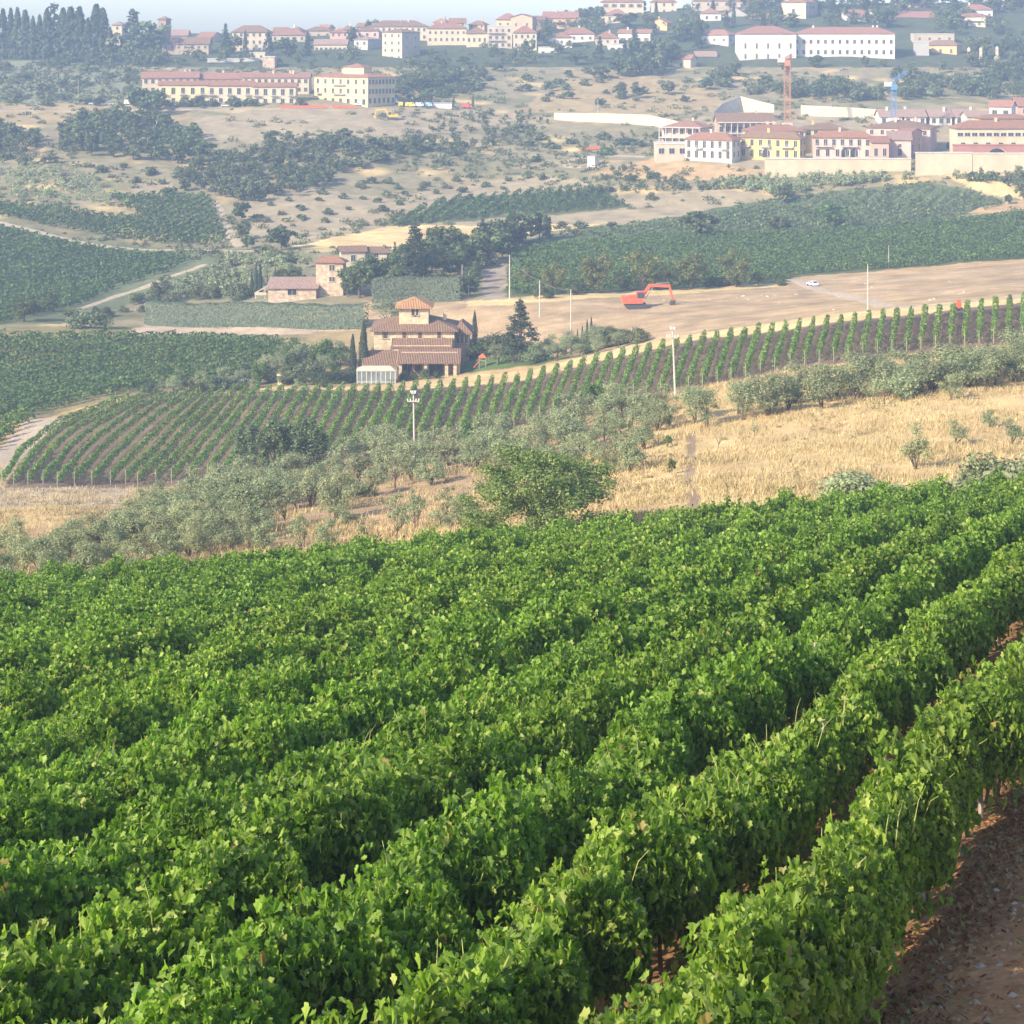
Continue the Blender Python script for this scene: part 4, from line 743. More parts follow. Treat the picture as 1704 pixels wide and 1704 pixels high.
# ---- the new terraces at the right
house('retaining_wall', 'wall', 'long pale retaining wall in front of the yellow and pink terraces', 1273, 1516, 277, 265, wall='cream', roof=CONC, kind='flat', depth=.5, Y=523, oh=.05)
house('retaining_wall', 'wall', 'pale retaining wall with hedge on top right of the gap', 1524, 1618, 273, 255, 253, wall='cream', roof=CONC, kind='flat', depth=.5, Y=520)
house('retaining_wall', 'wall', 'lower pale retaining wall running to the right edge', 1619, 1760, 268, 256, wall='cream', roof=CONC, kind='flat', depth=.5, Y=520)
house('town_house', 'row houses', 'white terraced house with dark tall windows, left end of the new row', 1144, 1218, 266, 232, 221, 30, 18, wall='white', roof=ROOF, wins=[(.05, 6, 1.0, 2.1), (.55, 6, 1.0, 2.0)], swins=wn(2, 2), Y=540, chim=1, extra=balconies([(.85, .5, 2.4), (.3, .5, 2.4)]))
house('town_house', 'row houses', 'yellow terraced house with white balconies and arch in the new row', 1237, 1331, 264, 229, 216, 30, 14, wall='yellow', roof=ROOFB, wins=[(.05, 7, 1.0, 2.0), (.56, 7, 1.0, 1.8)], swins=wn(2, 2), Y=538, chim=1, extra=both(balconies([(.1, .5, 3.4), (.45, .5, 3.0), (.8, .5, 3.8)], STUC['white']), loggia([(.45, 0, 2.6, 2.6)], 'white')))
house('town_house', 'row houses', 'pink-cream terraced house with two arches in the new row', 1355, 1451, 262, 227, 215, 8, 4, wall='salmon', roof=ROOF, wins=[(.05, 6, 1.0, 2.0), (.56, 7, 1.0, 1.8)], Y=537, chim=1, extra=both(balconies([(.18, .5, 4.8), (.62, .5, 4.8)], STUC['white']), loggia([(.55, 0, 2.4, 2.7), (.70, 0, 2.4, 2.7)], 'white')))
house('town_house', 'row houses', 'small salmon gabled house right of the arched one', 1451, 1479, 262, 236, 218, 5, 0, wall='pink', roof=ROOF, kind='gable', depth=10, wins=[(.1, 2, 1.0, 2.2)], Y=532)
house('town_house', 'row houses', 'shaded salmon house with stair roof right of the small gabled one', 1480, 1516, 262, 232, 218, 10, 0, wall='salmon', roof=ROOFP, kind='shed', wins=[(.1, 1, 1.1, 2.0), (.55, 1, .9, 1.0)], depth=9, Y=537)
house('town_house', 'row houses', 'tall salmon house with glass balcony doors at the right of the new row', 1492, 1512, 256, 222, 212, 30, 38, wall='pink', roof=ROOFR, kind='gable', wins=[(.55, 1, 1.2, 2.0)], swins=[(.6, 2, .8, 1.0), (.1, 2, 1.1, 2.0)], Y=548)
house('town_house', 'row houses', 'rear pale house with terracotta roof behind the white and yellow ones', 1242, 1340, 250, 217, 207, wall='cream', roof=ROOF, wins=[(.7, 8, 1.0, 1.2)], Y=562, chim=2)
house('town_house', 'row houses', 'rear yellow house with wavy eaves behind the pink-cream one', 1340, 1411, 250, 214, 205, wall='yellow', roof=ROOFB, wins=[(.7, 6, 1.2, 1.4)], Y=564, chim=1)
house('town_house', 'row houses', 'rear pink house with brown roof and large shaded right gable', 1449, 1548, 250, 213, 201, 20, 30, wall='salmon', roof=ROOFB, wins=[(.68, 6, 1.0, 1.4)], swins=[(.6, 1, 1.6, 1.6)], Y=562, chim=2)
def frame_skel(nu, nf):
    def f(root, w_, d, hh, rise):
        m = MB()
        for i in range(nu + 1):
            x = -w_ + w_ * i / nu; m.box(x - .12, x + .12, -2.6, -2.36, -3, hh)
        for j in range(nf): z = hh * (j + 1) / nf; m.box(-w_ - .3, .3, -2.8, -.05, z - .2, z)
        link('scaffold_frame', m.mesh('scaffold_frame', [CONC]), root)
    return f
house('unfinished_house', 'house', 'unfinished pale house with concrete frame left of the white terraced one', 1104, 1168, 246, 212, 201, 25, 24, wall='salmon', roof=ROOFR, wins=wn(5, 2, 1.1, 1.6), Y=566, extra=frame_skel(6, 2), chim=1)
house('unfinished_house', 'house', 'low unfinished block with square holes below the concrete frame', 1092, 1144, 266, 240, wall='beige', roof=CONC, kind='flat', wins=[(.4, 3, 1.6, 1.6)], Y=548)
house('unfinished_house', 'house', 'brown unfinished house with pillared upper floor behind the new row', 1195, 1288, 240, 203, 188, wall='tan', roof=ROOFB, kind='gable', wins=[(.55, 9, 1.4, 1.8), (.1, 9, 1.4, 1.8)], Y=592, extra=frame_skel(9, 2), depth=11, chim=1)
for i, u in enumerate((1465, 1505, 1548, 1590)):
    house('terraced_house', 'row houses', f'white gabled row house with pinkish roof behind the blue crane, {nth(i + 1)} from the left', u, u + 36, 224, 193, 181, wall='white', roof=ROOFP, kind='gable', wins=[(.62, 3, 1.2, 1.6), (.2, 3, 1.0, 1.4)], Y=620, chim=1, group='white row houses behind the crane', extra=balconies([(.5, .5, 3)]))
house('terraced_house', 'row houses', 'grey shaded end house of the white row behind the crane', 1610, 1650, 222, 193, 184, wall='grey', roof=ROOFP, kind='gable', Y=606)
house('villa_house', 'building', 'wide cream building with dark shaded upper loggia at the right edge', 1592, 1760, 250, 212, 200, wall='cream', roof=ROOF, wins=[(.05, 8, 1.3, 2.0), (.62, 14, 1.6, 1.0)], Y=548, chim=1)
house('town_house', 'house', 'white house with red roof above the wide cream building', 1651, 1683, 212, 176, 164, 30, 14, wall='white', roof=ROOFR, kind='gable', wins=[(.5, 2, 1.6, 2.0)], Y=590)
house('town_house', 'house', 'pink house cut by the right edge above the wide cream building', 1694, 1760, 212, 175, 162, wall='pink', roof=ROOFR, kind='gable', wins=wn(3, 2), Y=600)
house('town_house', 'house', 'low yellow house with stepped roof in front of the red-roofed white one', 1632, 1720, 214, 196, 190, wall='yellow', roof=ROOF, wins=[(.3, 5, 1.2, 1.4)], Y=572)
house('red_wall', 'wall', 'bright red garden wall with a wide dark arch at the right edge', 1586, 1760, 258, 242, wall='red', roof=STUC['red'], kind='flat', depth=.6, Y=534, extra=loggia([(.42, 0, 6, 2.0)], 'pink'))
def wall_strip(name, label, top, bot, Y0, Y1, mat, th_=.6):
    """free-standing wall whose top edge and foot follow picture points"""
    n = len(top); m = MB(); Pt = []; Pb = []
    for i in range(n):
        Y = Y0 + (Y1 - Y0) * i / (n - 1); Pt.append(((top[i][0] - CU) * Y / F, Y, -(top[i][1] - VH) * Y / F)); Pb.append(((bot[i][0] - CU) * Y / F, Y, -(bot[i][1] - VH) * Y / F - 1.5))
    o = Pb[0]
    for i in range(n - 1):
        q = [Pb[i], Pb[i + 1], Pt[i + 1], Pt[i]]; q = [(a - o[0], b - o[1], c - o[2]) for a, b, c in q]; bk = [(a, b + th_, c) for a, b, c in q]
        m.poly(q + bk, [(0, 1, 2, 3), (5, 4, 7, 6), (3, 2, 6, 7)] + ([(4, 0, 3, 7)] if i == 0 else []) + ([(1, 5, 6, 2)] if i == n - 2 else []))
    tag(m.build(name, [mat], None, o), label, 'wall')
WALLM = plain('pale_wall', (.54, .48, .37), .9, .06, .4, grime=.2, spec=.15)
wall_strip('retaining_wall', 'long curving pale retaining wall alone on the bare slope', [(922, 188), (1000, 188.5), (1080, 191), (1132, 203)], [(922, 193), (1000, 201), (1080, 212), (1132, 206)], 640, 615, WALLM)
wall_strip('retaining_wall', 'grey shaded left wing of the angled retaining wall', [(1188, 186), (1202, 172), (1232, 160)], [(1188, 192), (1202, 184), (1232, 180)], 622, 640, CONC)
wall_strip('retaining_wall', 'bright right wing of the angled retaining wall', [(1232, 160), (1262, 168), (1288, 174)], [(1232, 180), (1262, 180), (1288, 180)], 640, 634, WALLM)
wall_strip('retaining_wall', 'pale straight retaining wall between the two cranes', [(1333, 175), (1400, 178), (1482, 183)], [(1333, 189), (1400, 190), (1482, 192)], 640, 632, WALLM)
house('container', 'container', 'white box container on the dirt patch left of the terraces', 978, 990, 279, 262, wall='white', roof=METAL, kind='flat', phi=30, side=8, below=.5)

# ---- the villa with the square tower (nearest house)
def big_window(root, x, z, w_, h_, y=0.0, sh=True, rz=0.0, name='window'):
    m = MB(); m.box(-w_ / 2, w_ / 2, -.02, .06, 0, h_, 0); m.box(-w_ / 2 - .12, -w_ / 2, -.09, .04, 0, h_, 1); m.box(w_ / 2, w_ / 2 + .12, -.09, .04, 0, h_, 1); m.box(-w_ / 2 - .12, w_ / 2 + .12, -.1, .04, h_, h_ + .14, 1); m.box(-.03, .03, -.05, .02, .003, h_ - .003, 2); m.box(-w_ / 2 - .18, w_ / 2 + .18, -.2, .04, -.12, 0, 1)
    o = link(name, m.mesh(name, [GLASSD, STUC['beige'], SHUT]), root, (x, y, z), rz)
    if sh:
        s = MB()
        for q in (-1, 1):
            a, b = sorted((q * (w_ / 2 + .02), q * (w_ / 2 - w_ * .34))); s.box(a, b, -.08, -.03, .02, h_ - .02)
        link('shutter', s.mesh('shutter', [SHUT]), o)
    return o
def villa():
    Y = 303.0; k = Y / F; X = lambda u: (u - CU) * k; Zz = lambda v, y=Y: -(v - VH) * y / F
    root = empty('stone_villa', (X(700), Y, Zz(633))); tag(root, 'stone villa with a square tower, tiled roofs and a porch', 'villa'); ox, oz = X(700), Zz(633)
    def block(nm, ua, ub, va, vb, y, d, mat=STONE, below=2.5):
        kk = (Y + y) / F; x0, x1 = (ua - CU) * kk - ox, (ub - CU) * kk - ox; z0, z1 = -(vb - VH) * kk - oz, -(va - VH) * kk - oz
        w_ = x1 - x0; o = link(nm, MB().box(-w_, 0, 0, d, -below, z1 - z0).mesh(nm, [mat]), root, (x1, y, z0)); return o, x0, x1, z0, z1
    # main body (behind), eaves at 547, tower on top, porch ranges in front
    o, x0, x1, z0, z1 = block('main_wall', 622, 756, 547, 600, 8, 9.5); w_ = x1 - x0
    rf = link('main_roof', roof_mesh(w_, 9.5, 1.75, 'hip', ROOFB, .7, .2), root, (x1, 8, z1 + .004)); c = MB().box(-.3, .3, -.3, .3, -.8, .9).box(-.4, .4, -.4, .4, .9, 1.02); link('chimney', c.mesh('chimney', [STONE]), rf, (-1.8, 4.4, 1.6))
    o2, a0, a1, b0, b1 = block('side_wing', 756, 781, 549, 598, 10.5, 6.5, STUC['tan']); link('wing_roof', roof_mesh(a1 - a0, 6.5, 1.2, 'hip', ROOFB, .6, .18), root, (a1, 10.5, b1 + .004))
    for u, wd, t in ((641, .95, 1.45), (673, .75, 1.2), (699, .75, 1.2), (731, .75, 1.5)): big_window(root, (u - CU) * (Y + 8) / F - ox, z1 - 1.65, wd, t * .85, 8.0)
    for u in (762, 769, 776): big_window(root, (u - CU) * (Y + 10.5) / F - ox, b1 - 2.3, .5, 1.7, 10.5, sh=False)
    ot, t0, t1, zb, zt = block('tower_wall', 664, 713, 508, 560, 9.5, 5.4, STONE, 1.0); tw = t1 - t0
    link('tower_roof', roof_mesh(tw, 5.4, 1.15, 'hip', ROOFO, .75, .2), root, (t1, 9.5, zt + .004))
    big_window(root, (688 - CU) * (Y + 9.5) / F - ox, zt - 1.75, .62, 1.15, 9.5, sh=False); big_window(root, (693.5 - CU) * (Y + 9.5) / F - ox, zt - 1.75, .5, 1.15, 9.5, sh=False)
    # middle tiled range
    om, m0, m1, mb0, mb1 = block('middle_wall', 654, 750, 575, 600, 5.6, 2.4); link('middle_roof', roof_mesh(m1 - m0, 2.4, 1.0, 'shed', ROOFB, .3, .18, STONE), root, (m1, 5.6, mb1 - .1))
    # front porch range: roof 582-604 with pillars
    kk = Y / F; px0, px1 = (664 - CU) * kk - ox, (762 - CU) * kk - ox; pz = -(602 - VH) * kk - oz; zg = 0
    link('porch_roof', roof_mesh(px1 - px0, 5.0, 1.25, 'shed', ROOFB, .4, .2, STONE), root, (px1, 0, pz)); kb = (Y + 3.4) / F
    link('porch_back_wall', MB().box(0, px1 - px0 - .3, 0, 1.6, -2.0, pz - zg + 1.0).mesh('porch_back_wall', [STUC['tan']]), root, (px0 + .15, 3.5, zg))
    for u in (666, 708, 743, 757): link('pillar', MB().box(-.28, .28, -.28, .28, -1.5, pz - .25).mesh('pillar', [STONE]), root, ((u - CU) * kk - ox, .35, 0))
    for u, w2, h2 in ((671, .9, 2.0), (680, .7, 1.9), (724, 2.3, 2.1)):
        m = MB().box(-w2 / 2, w2 / 2, -.04, .05, 0, h2, 0).box(-w2 / 2 - .1, w2 / 2 + .1, -.08, .03, h2, h2 + .12, 1).box(-.04, .04, -.06, .02, .003, h2 - .003, 1); link('door', m.mesh('door', [GLASSD, SHUT]), root, ((u - CU) * kk - ox, 3.5, .05))
    big_window(root, (695 - CU) * kk - ox, .9, 1.3, 1.1, 3.5)
    link('terrace_wall', MB().box(0, px1 - px0 + .4, 0, .35, -1.5, .55).mesh('terrace_wall', [STONE]), root, (px0, -1.3, 0)); link('side_pier', MB().box(0, .8, 0, 4.0, -1.8, pz + .1).mesh('side_pier', [STONE]), root, (px1 - .5, .8, 0))
    # left annex with its own roof
    la, l0, l1, lb0, lb1 = block('annex_wall', 606, 661, 607, 630, .8, 4.6); link('annex_roof', roof_mesh(l1 - l0, 4.6, 1.5, 'shed', ROOFB, .4, .18, STONE), root, (l1, .8, lb1))
    for u in (615, 650): big_window(root, (u - CU) * kk - ox, lb1 - .95, .5, .6, .8, sh=False)
    # conservatory
    co = empty('conservatory', ((594 - CU) * .0991 , 297.5, -(640 - VH) * .0991)); tag(co, 'white-framed glass conservatory at the left foot of the stone villa', 'conservatory'); cw, ch, cd = 6.3, 2.1, 2.6
    fr = MB()
    for i in range(9): fr.box(i * cw / 8 - .06, i * cw / 8 + .06, -.06, .06, -.8, ch)
    for i in range(1, 4): fr.box(cw - .06, cw + .06, i * cd / 3 - .06, i * cd / 3 + .06, -.8, ch); fr.box(-.06, .06, i * cd / 3 - .06, i * cd / 3 + .06, -.8, ch)
    fr.box(-.1, cw + .1, -.085, .085, ch, ch + .14); fr.box(-.08, cw + .08, -.075, .075, .35, .45); fr.box(cw - .085, cw + .085, .09, cd, ch, ch + .14); fr.box(-.085, .085, .09, cd, ch, ch + .14)
    link('frame', fr.mesh('frame', [plain('cream_frame', (.58, .55, .48), .6, .08, 2)]), co); link('glass', MB().box(.08, cw - .08, -.012, .012, -.5, ch - .003).mesh('glass', [plain('pale_glass', (.16, .19, .20), .1, .25, .8, spec=.8)]), co)
    link('base_wall', MB().box(-.04, cw + .04, -.04, .04, -1.6, .3).mesh('base_wall', [STUC['white']]), co, (0, .0, -.35)); link('roof', MB().poly([(-.2, -.2, ch + .15), (cw + .2, -.2, ch + .15), (cw + .2, cd + .2, ch + .15), (-.2, cd + .2, ch + .15), (.9, cd * .5, ch + .75), (cw - .9, cd * .5, ch + .75)], [(0, 1, 5, 4), (1, 2, 5), (2, 3, 4, 5), (3, 0, 4), (3, 2, 1, 0)]).mesh('roof', [plain('cream_sheet', (.48, .43, .33), .5, .08, 1)]), co)
villa()
# ---- stone farmhouse with tower
house('stone_tower', 'tower house', 'square stone tower of the farmhouse with a double window', 525, 571, 494, 434, 424, 8, 3, wall=STONE2, roof=ROOF, depth=6, Y=372, extra=lambda root, w_, d, hh, rise: [big_window(root, -w_ * .46 + q * .62, hh * z, .5, t, 0, sh=False) for q, z, t in ((0, .72, 1.2), (1, .72, 1.2), (0, .42, .95), (1, .42, .95))])
house('stone_farmhouse', 'farmhouse', 'long low stone farmhouse with tiled roof left of its tower', 446, 526, 494, 478, 465, wall=STONE2, roof=ROOFP, kind='shed', depth=6, Y=371, wins=[(.2, 1, 1.8, 1.2)], extra=lambda root, w_, d, hh, rise: link('porch_frame', MB().beam((-w_ - 2.7, .5, hh - 1.2), (-w_ - .1, .5, hh + .2), .2).beam((-w_ - 2.6, .5, -.5), (-w_ - 2.6, .5, hh - 1.1), .22).beam((-w_ - .7, .5, -.5), (-w_ - .7, .5, hh - .2), .16).box(-w_ - 2.8, -w_ - .4, .2, .4, .3, .9).mesh('porch_frame', [STUC['beige']]), root))
house('farmhouse', 'farmhouse', 'upper farmhouse with long brown roof behind the stone tower', 568, 608, 444, 417, 408, -8, 0, wall='beige', roof=ROOFB, kind='gable', depth=8, Y=402, wins=[(.35, 1, 1.0, 1.4)])
house('farmhouse_wing', 'farmhouse', 'right wing of the upper farmhouse with slightly lower roof', 608, 644, 444, 419, 410, wall='beige', roof=ROOFB, kind='gable', depth=8, Y=403, wins=[(.2, 1, 1.0, 1.4), (.5, 1, .9, 1.3)])
# ================= TREES AND SHRUBS =================
F_OLIVE = foliage('olive_leaf', [(0, (.16, .19, .10)), (.5, (.28, .315, .165)), (1, (.40, .43, .25))], trans=.4, rough=.6, spec=.25, objvar=.18, tcol=(1.2, 1.25, .8))
F_BROAD = foliage('broad_leaf', [(0, (.045, .065, .025)), (.5, (.085, .115, .04)), (1, (.15, .18, .065))], trans=.25, rough=.6, spec=.2, objvar=.28)
F_GREEN = foliage('fresh_leaf', [(0, (.05, .10, .02)), (.5, (.10, .17, .035)), (1, (.18, .25, .06))], trans=.35, rough=.55, spec=.25, objvar=.2)
F_OAK = foliage('oak_leaf', [(0, (.08, .095, .03)), (.5, (.15, .165, .05)), (1, (.25, .25, .08))], trans=.3, rough=.6, spec=.2, objvar=.12)
F_DARK = foliage('dark_needle', [(0, (.025, .04, .02)), (.5, (.045, .068, .032)), (1, (.08, .105, .048))], trans=.1, rough=.7, spec=.15, objvar=.2)
F_SCRUB = foliage('scrub_leaf', [(0, (.06, .085, .035)), (.5, (.11, .14, .06)), (1, (.19, .20, .10))], trans=.2, rough=.7, spec=.15, objvar=.3)
F_HEDGE = foliage('hedge_leaf', [(0, (.075, .10, .065)), (.5, (.12, .155, .10)), (1, (.19, .235, .155))], trans=.2, rough=.6, spec=.2, objvar=.08)
BARK = plain('bark', (.12, .09, .065), .95, .3, 5, bump=.5)
def clump_leaves(rng, clumps, n, size, ar=2.0, up=.35, shape='quad', surf=.55, drop=.2):
    C = np.array([c for c, r in clumps]); Rr = np.array([r for c, r in clumps]); w_ = (Rr ** 2).sum(1); idx = rng.choice(len(C), n, p=w_ / w_.sum())
    d = unit(rng.normal(0, 1, (n, 3))); rad = rng.uniform(0, 1, n) ** surf; rad = rad * (1 + .16 * rng.normal(0, 1, n)); P = C[idx] + d * Rr[idx] * rad[:, None]
    N3 = unit(d) + np.array((0, 0, up)) + rng.normal(0, .5, (n, 3)); T3 = rng.normal(0, 1, (n, 3)); T3[:, 2] -= drop
    s = size * rng.uniform(.6, 1.3, n); return leaf_quads(P, N3, T3, s / ar * 1.3, s, shape=shape)
def limbs(mb, rng, base_r, fork, targets, n=6):
    mb.tube([(0, 0, -.6), (0, 0, 0), (.04 * fork, .02, fork * .55), (0, 0, fork)], [base_r * 1.3, base_r * 1.1, base_r * .85, base_r * .75], 7)
    for t in targets:
        t = np.array(t, float); m = np.array((t[0] * .45, t[1] * .45, fork + (t[2] - fork) * .5)) + rng.normal(0, .05 * fork, 3)
        mb.tube([(0, 0, fork * .9), m, t], [base_r * .55, base_r * .32, base_r * .1], n, cap=False)
def tree_meshes(kind, seed, far=False):
    """returns crown (verts, faces), trunk MB, height, material"""
    rng = np.random.default_rng(seed); mb = MB()
    if kind == 'olive':
        cl = []; nl = rng.integers(11, 17)
        for i in range(nl):
            a = rng.uniform(0, 6.28); r = rng.uniform(.2, 1.55); z = 1.15 + rng.uniform(0, 2.3) * (1 - .25 * r / 1.5); s = rng.uniform(.45, .85)
            cl.append(((r * math.cos(a), r * math.sin(a), z), (s * 1.15, s * 1.15, s * .8)))
        v, f = clump_leaves(rng, cl, 450 if far else 3600, .60 if far else .185, 2.6, surf=.75)
        t = [c for c, r in cl[:6]]
        for q in range(rng.integers(1, 4)):
            ox, oy = rng.normal(0, .12, 2); mb.tube([(ox * .3, oy * .3, -.5), (ox, oy, .35), (ox * 3 + .1, oy * 3, 1.1), (ox * 5, oy * 5, 1.6)], [.11, .085, .06, .035], 6, cap=False)
        limbs(mb, rng, .10, 1.0, t, 5); return v, f, mb, 4.0, F_OLIVE
    if kind == 'thin_olive':
        cl = []
        for i in range(7):
            a = rng.uniform(0, 6.28); r = rng.uniform(.1, 1.2); cl.append(((r * math.cos(a), r * math.sin(a), 1.3 + rng.uniform(0, 2.1)), (rng.uniform(.25, .5),) * 3))
        v, f = clump_leaves(rng, cl, 700, .20, 2.6, surf=.7); limbs(mb, rng, .08, .9, [c for c, r in cl], 5); return v, f, mb, 3.7, F_OLIVE
    if kind == 'dead':
        t = []
        for i in range(8):
            a = rng.uniform(0, 6.28); r = rng.uniform(.3, 1.1); t.append((r * math.cos(a), r * math.sin(a), 1.4 + rng.uniform(0, 1.2)))
        v, f = clump_leaves(rng, [(c, (.15,) * 3) for c in t], 60, .15, 2.4); limbs(mb, rng, .06, .8, t, 5); return v, f, mb, 2.6, F_OLIVE
    if kind in ('broad', 'green', 'walnut', 'oak'):
        cl = []; hh = {'oak': 6.5, 'broad': 7.0, 'green': 5.0, 'walnut': 6.6}[kind]; rr = {'oak': 3.1, 'broad': 3.0, 'green': 2.3, 'walnut': 4.4}[kind]
        nl = {'oak': 24, 'broad': 22, 'green': 18, 'walnut': 60}[kind]
        for i in range(nl if kind != 'walnut' else 85):
            if kind == 'walnut':
                a = i * 2.4; r = 4.3 * math.sqrt((i + .5) / 85) * rng.uniform(.85, 1.05); zt = 6.1 * math.sqrt(max(0, 1 - (r / 5.0) ** 2)) * rng.uniform(.8, 1.08); z = zt * (rng.uniform(.15, .7) if i % 2 == 0 else rng.uniform(.78, .98)); s = rng.uniform(.6, 1.1); cl.append(((r * math.cos(a), r * math.sin(a), max(z, .6)), (s, s, s * .8))); continue
            d = unit(rng.normal(0, 1, 3)); q = rng.uniform(.35, .85) if kind != 'walnut' else rng.uniform(.3, 1.0); s = rng.uniform(.22, .38) * rr * 1
            cl.append(((d[0] * rr * q, d[1] * rr * q, hh * .54 + d[2] * hh * .46 * q), (s, s, s * .75)))
        n, sz = {'oak': (4600, .28), 'broad': (3600, .34), 'green': (3200, .26), 'walnut': (34000, .165)}[kind]
        if far: n, sz = 650, sz * 2.5
        v, f = clump_leaves(rng, cl, n, sz, 1.7, surf=.5 if kind != 'walnut' else .75)
        limbs(mb, rng, .17, hh * .25, [c for c, r in cl[:9 if kind != 'walnut' else 16]]); return v, f, mb, hh, {'oak': F_OAK, 'broad': F_BROAD, 'green': F_GREEN, 'walnut': foliage('walnut_leaf', [(0, (.08, .13, .035)), (.5, (.17, .235, .065)), (1, (.29, .35, .12))], trans=.4, rough=.55, spec=.25, objvar=0)}[kind]
    if kind in ('bush', 'scrub', 'olive_bush'):
        cl = []
        for i in range(13):
            a = rng.uniform(0, 6.28); r = rng.uniform(0, 1.3); s = rng.uniform(.45, .8); cl.append(((r * math.cos(a), r * math.sin(a), .5 + rng.uniform(0, 1.35) * (1 - r / 2.2)), (s, s, s * .8)))
        v, f = clump_leaves(rng, cl, 300 if far else (2600 if kind != 'olive_bush' else 4200), .55 if far else (.2 if kind != 'olive_bush' else .15), 1.8, surf=.5)
        limbs(mb, rng, .06, .4, [c for c, r in cl[:5]], 5); return v, f, mb, 2.4, {'bush': F_BROAD, 'scrub': F_SCRUB, 'olive_bush': F_OLIVE}[kind]
    if kind == 'cypress':
        n = 520 if far else 2600; z = 9 * rng.uniform(0, 1, n) ** .85; pr = np.minimum(1, z / 1.0 + .25) * np.clip((9.2 - z) / 5.5, 0, 1) ** .7 * .85
        a = rng.uniform(0, 6.28, n); pr = pr * (1 + .14 * np.sin(3 * a + z * 1.3 + seed)) * rng.uniform(.5, 1.05, n) ** .6; P = np.stack([pr * np.cos(a), pr * np.sin(a), z + .25], 1)
        N3 = np.stack([np.cos(a), np.sin(a), np.full(n, .25)], 1) + rng.normal(0, .35, (n, 3)); T3 = rng.normal(0, .3, (n, 3)); T3[:, 2] += 1
        s = (.62 if far else .30) * rng.uniform(.7, 1.3, n); v, f = leaf_quads(P, N3, T3, s * .55, s); mb.tube([(0, 0, -.5), (0, 0, 4)], [.16, .06], 6); return v, f, mb, 9.3, F_DARK
    if kind == 'conifer':
        cl = []
        for i in range(44):
            z = 1.2 + 8.6 * (i / 44) ** .95; q = (1 - (z / 10.6)) ** .8; a = i * 2.4 + rng.uniform(-.4, .4); r = 2.5 * q * rng.uniform(.3, .85); s = (.30 + .72 * q) * rng.uniform(.7, 1.25)
            cl.append(((r * math.cos(a), r * math.sin(a), z), (s, s, s * .55)))
        v, f = clump_leaves(rng, cl, 800 if far else 4600, .62 if far else .26, 1.9, surf=.5); mb.tube([(0, 0, -.5), (0, 0, 5), (0, 0, 10)], [.25, .15, .04], 7); return v, f, mb, 10.6, F_DARK
    if kind == 'poplar':
        cl = []
        for i in range(26):
            a = rng.uniform(0, 6.28); r = rng.uniform(.1, 1.25); z = rng.uniform(.8, 5.4 - r * .9); cl.append(((r * math.cos(a), r * math.sin(a), z), (rng.uniform(.3, .5),) * 2 + (rng.uniform(.6, .95),)))
        v, f = clump_leaves(rng, cl, 5200, .2, 1.9, surf=.5, up=.1); limbs(mb, rng, .1, .6, [c for c, r in cl[:6]], 5); return v, f, mb, 6.3, foliage('poplar_leaf', [(0, (.06, .09, .04)), (.5, (.10, .14, .065)), (1, (.17, .21, .10))], trans=.25, rough=.55, spec=.2, objvar=.12)
PROTO = {}
def protos(kind, far):
    if (kind, far) not in PROTO:
        L_ = []
        for sd in range(5 if kind in ('olive', 'broad', 'bush', 'scrub') else 3):
            v, f, mb, h, mat = tree_meshes(kind, sd * 13 + 1, far)
            if far:   # too small in view to show parts: crown and trunk in one mesh
                fc = np.array([q + (q[-1],) if len(q) == 3 else q for q in mb.Fc if len(q) == 4], int)
                V = np.concatenate([v, np.array(mb.V)]); me = raw(kind + '_tree', V, [f[0], fc + len(v)], [mat, BARK], [0] * len(f[0]) + [1] * len(fc)); L_.append((me, None, h))
            else: L_.append((raw('crown', v, f, [mat]), mb.mesh('trunk', [BARK]), h))
        PROTO[(kind, far)] = L_
    return PROTO[(kind, far)]
def in_front(u, v, r):
    rnd = r.random() if hasattr(r, 'random') else .5
    for a, b, t, bt in RECTS:
        if a - 4 < u < b + 4 and bt - 3 < v < bt + 36 and rnd > .05: return True
    return False
NAMES = {'olive': 'olive_tree', 'thin_olive': 'olive_tree', 'dead': 'bare_sapling', 'broad': 'broadleaf_tree', 'oak': 'broadleaf_tree', 'green': 'broadleaf_tree', 'walnut': 'broadleaf_tree', 'bush': 'bush', 'scrub': 'bush', 'olive_bush': 'bush', 'cypress': 'cypress_tree', 'conifer': 'conifer_tree', 'poplar': 'poplar_tree'}
CATS = {'olive_tree': 'olive tree', 'bare_sapling': 'sapling', 'broadleaf_tree': 'tree', 'bush': 'bush', 'cypress_tree': 'cypress', 'conifer_tree': 'conifer', 'poplar_tree': 'poplar'}
TR = random.Random(4)
def plant(kind, u, v, hpx, label, group=None, wide=1.0, ymin=107.0, Y=None):
    if Y is None: x, y, z = ground(u, v, ymin)
    else: x, y = (u - CU) / F * Y, Y; z = float(H(x, y))
    far = y > 400; me, tk, h = TR.choice(protos(kind, far)); s = hpx * y / F / h; rz = TR.uniform(0, 6.28); nm = NAMES[kind]
    if far: o = link(nm, me, None, (x, y, z - .1), rz, (s * wide, s * wide, s))
    else:
        o = empty(nm, (x, y, z - .08), rz); o.scale = (s * wide, s * wide, s); link('crown', me, o); link('trunk', tk, o)
    return tag(o, label, CATS[nm], group)
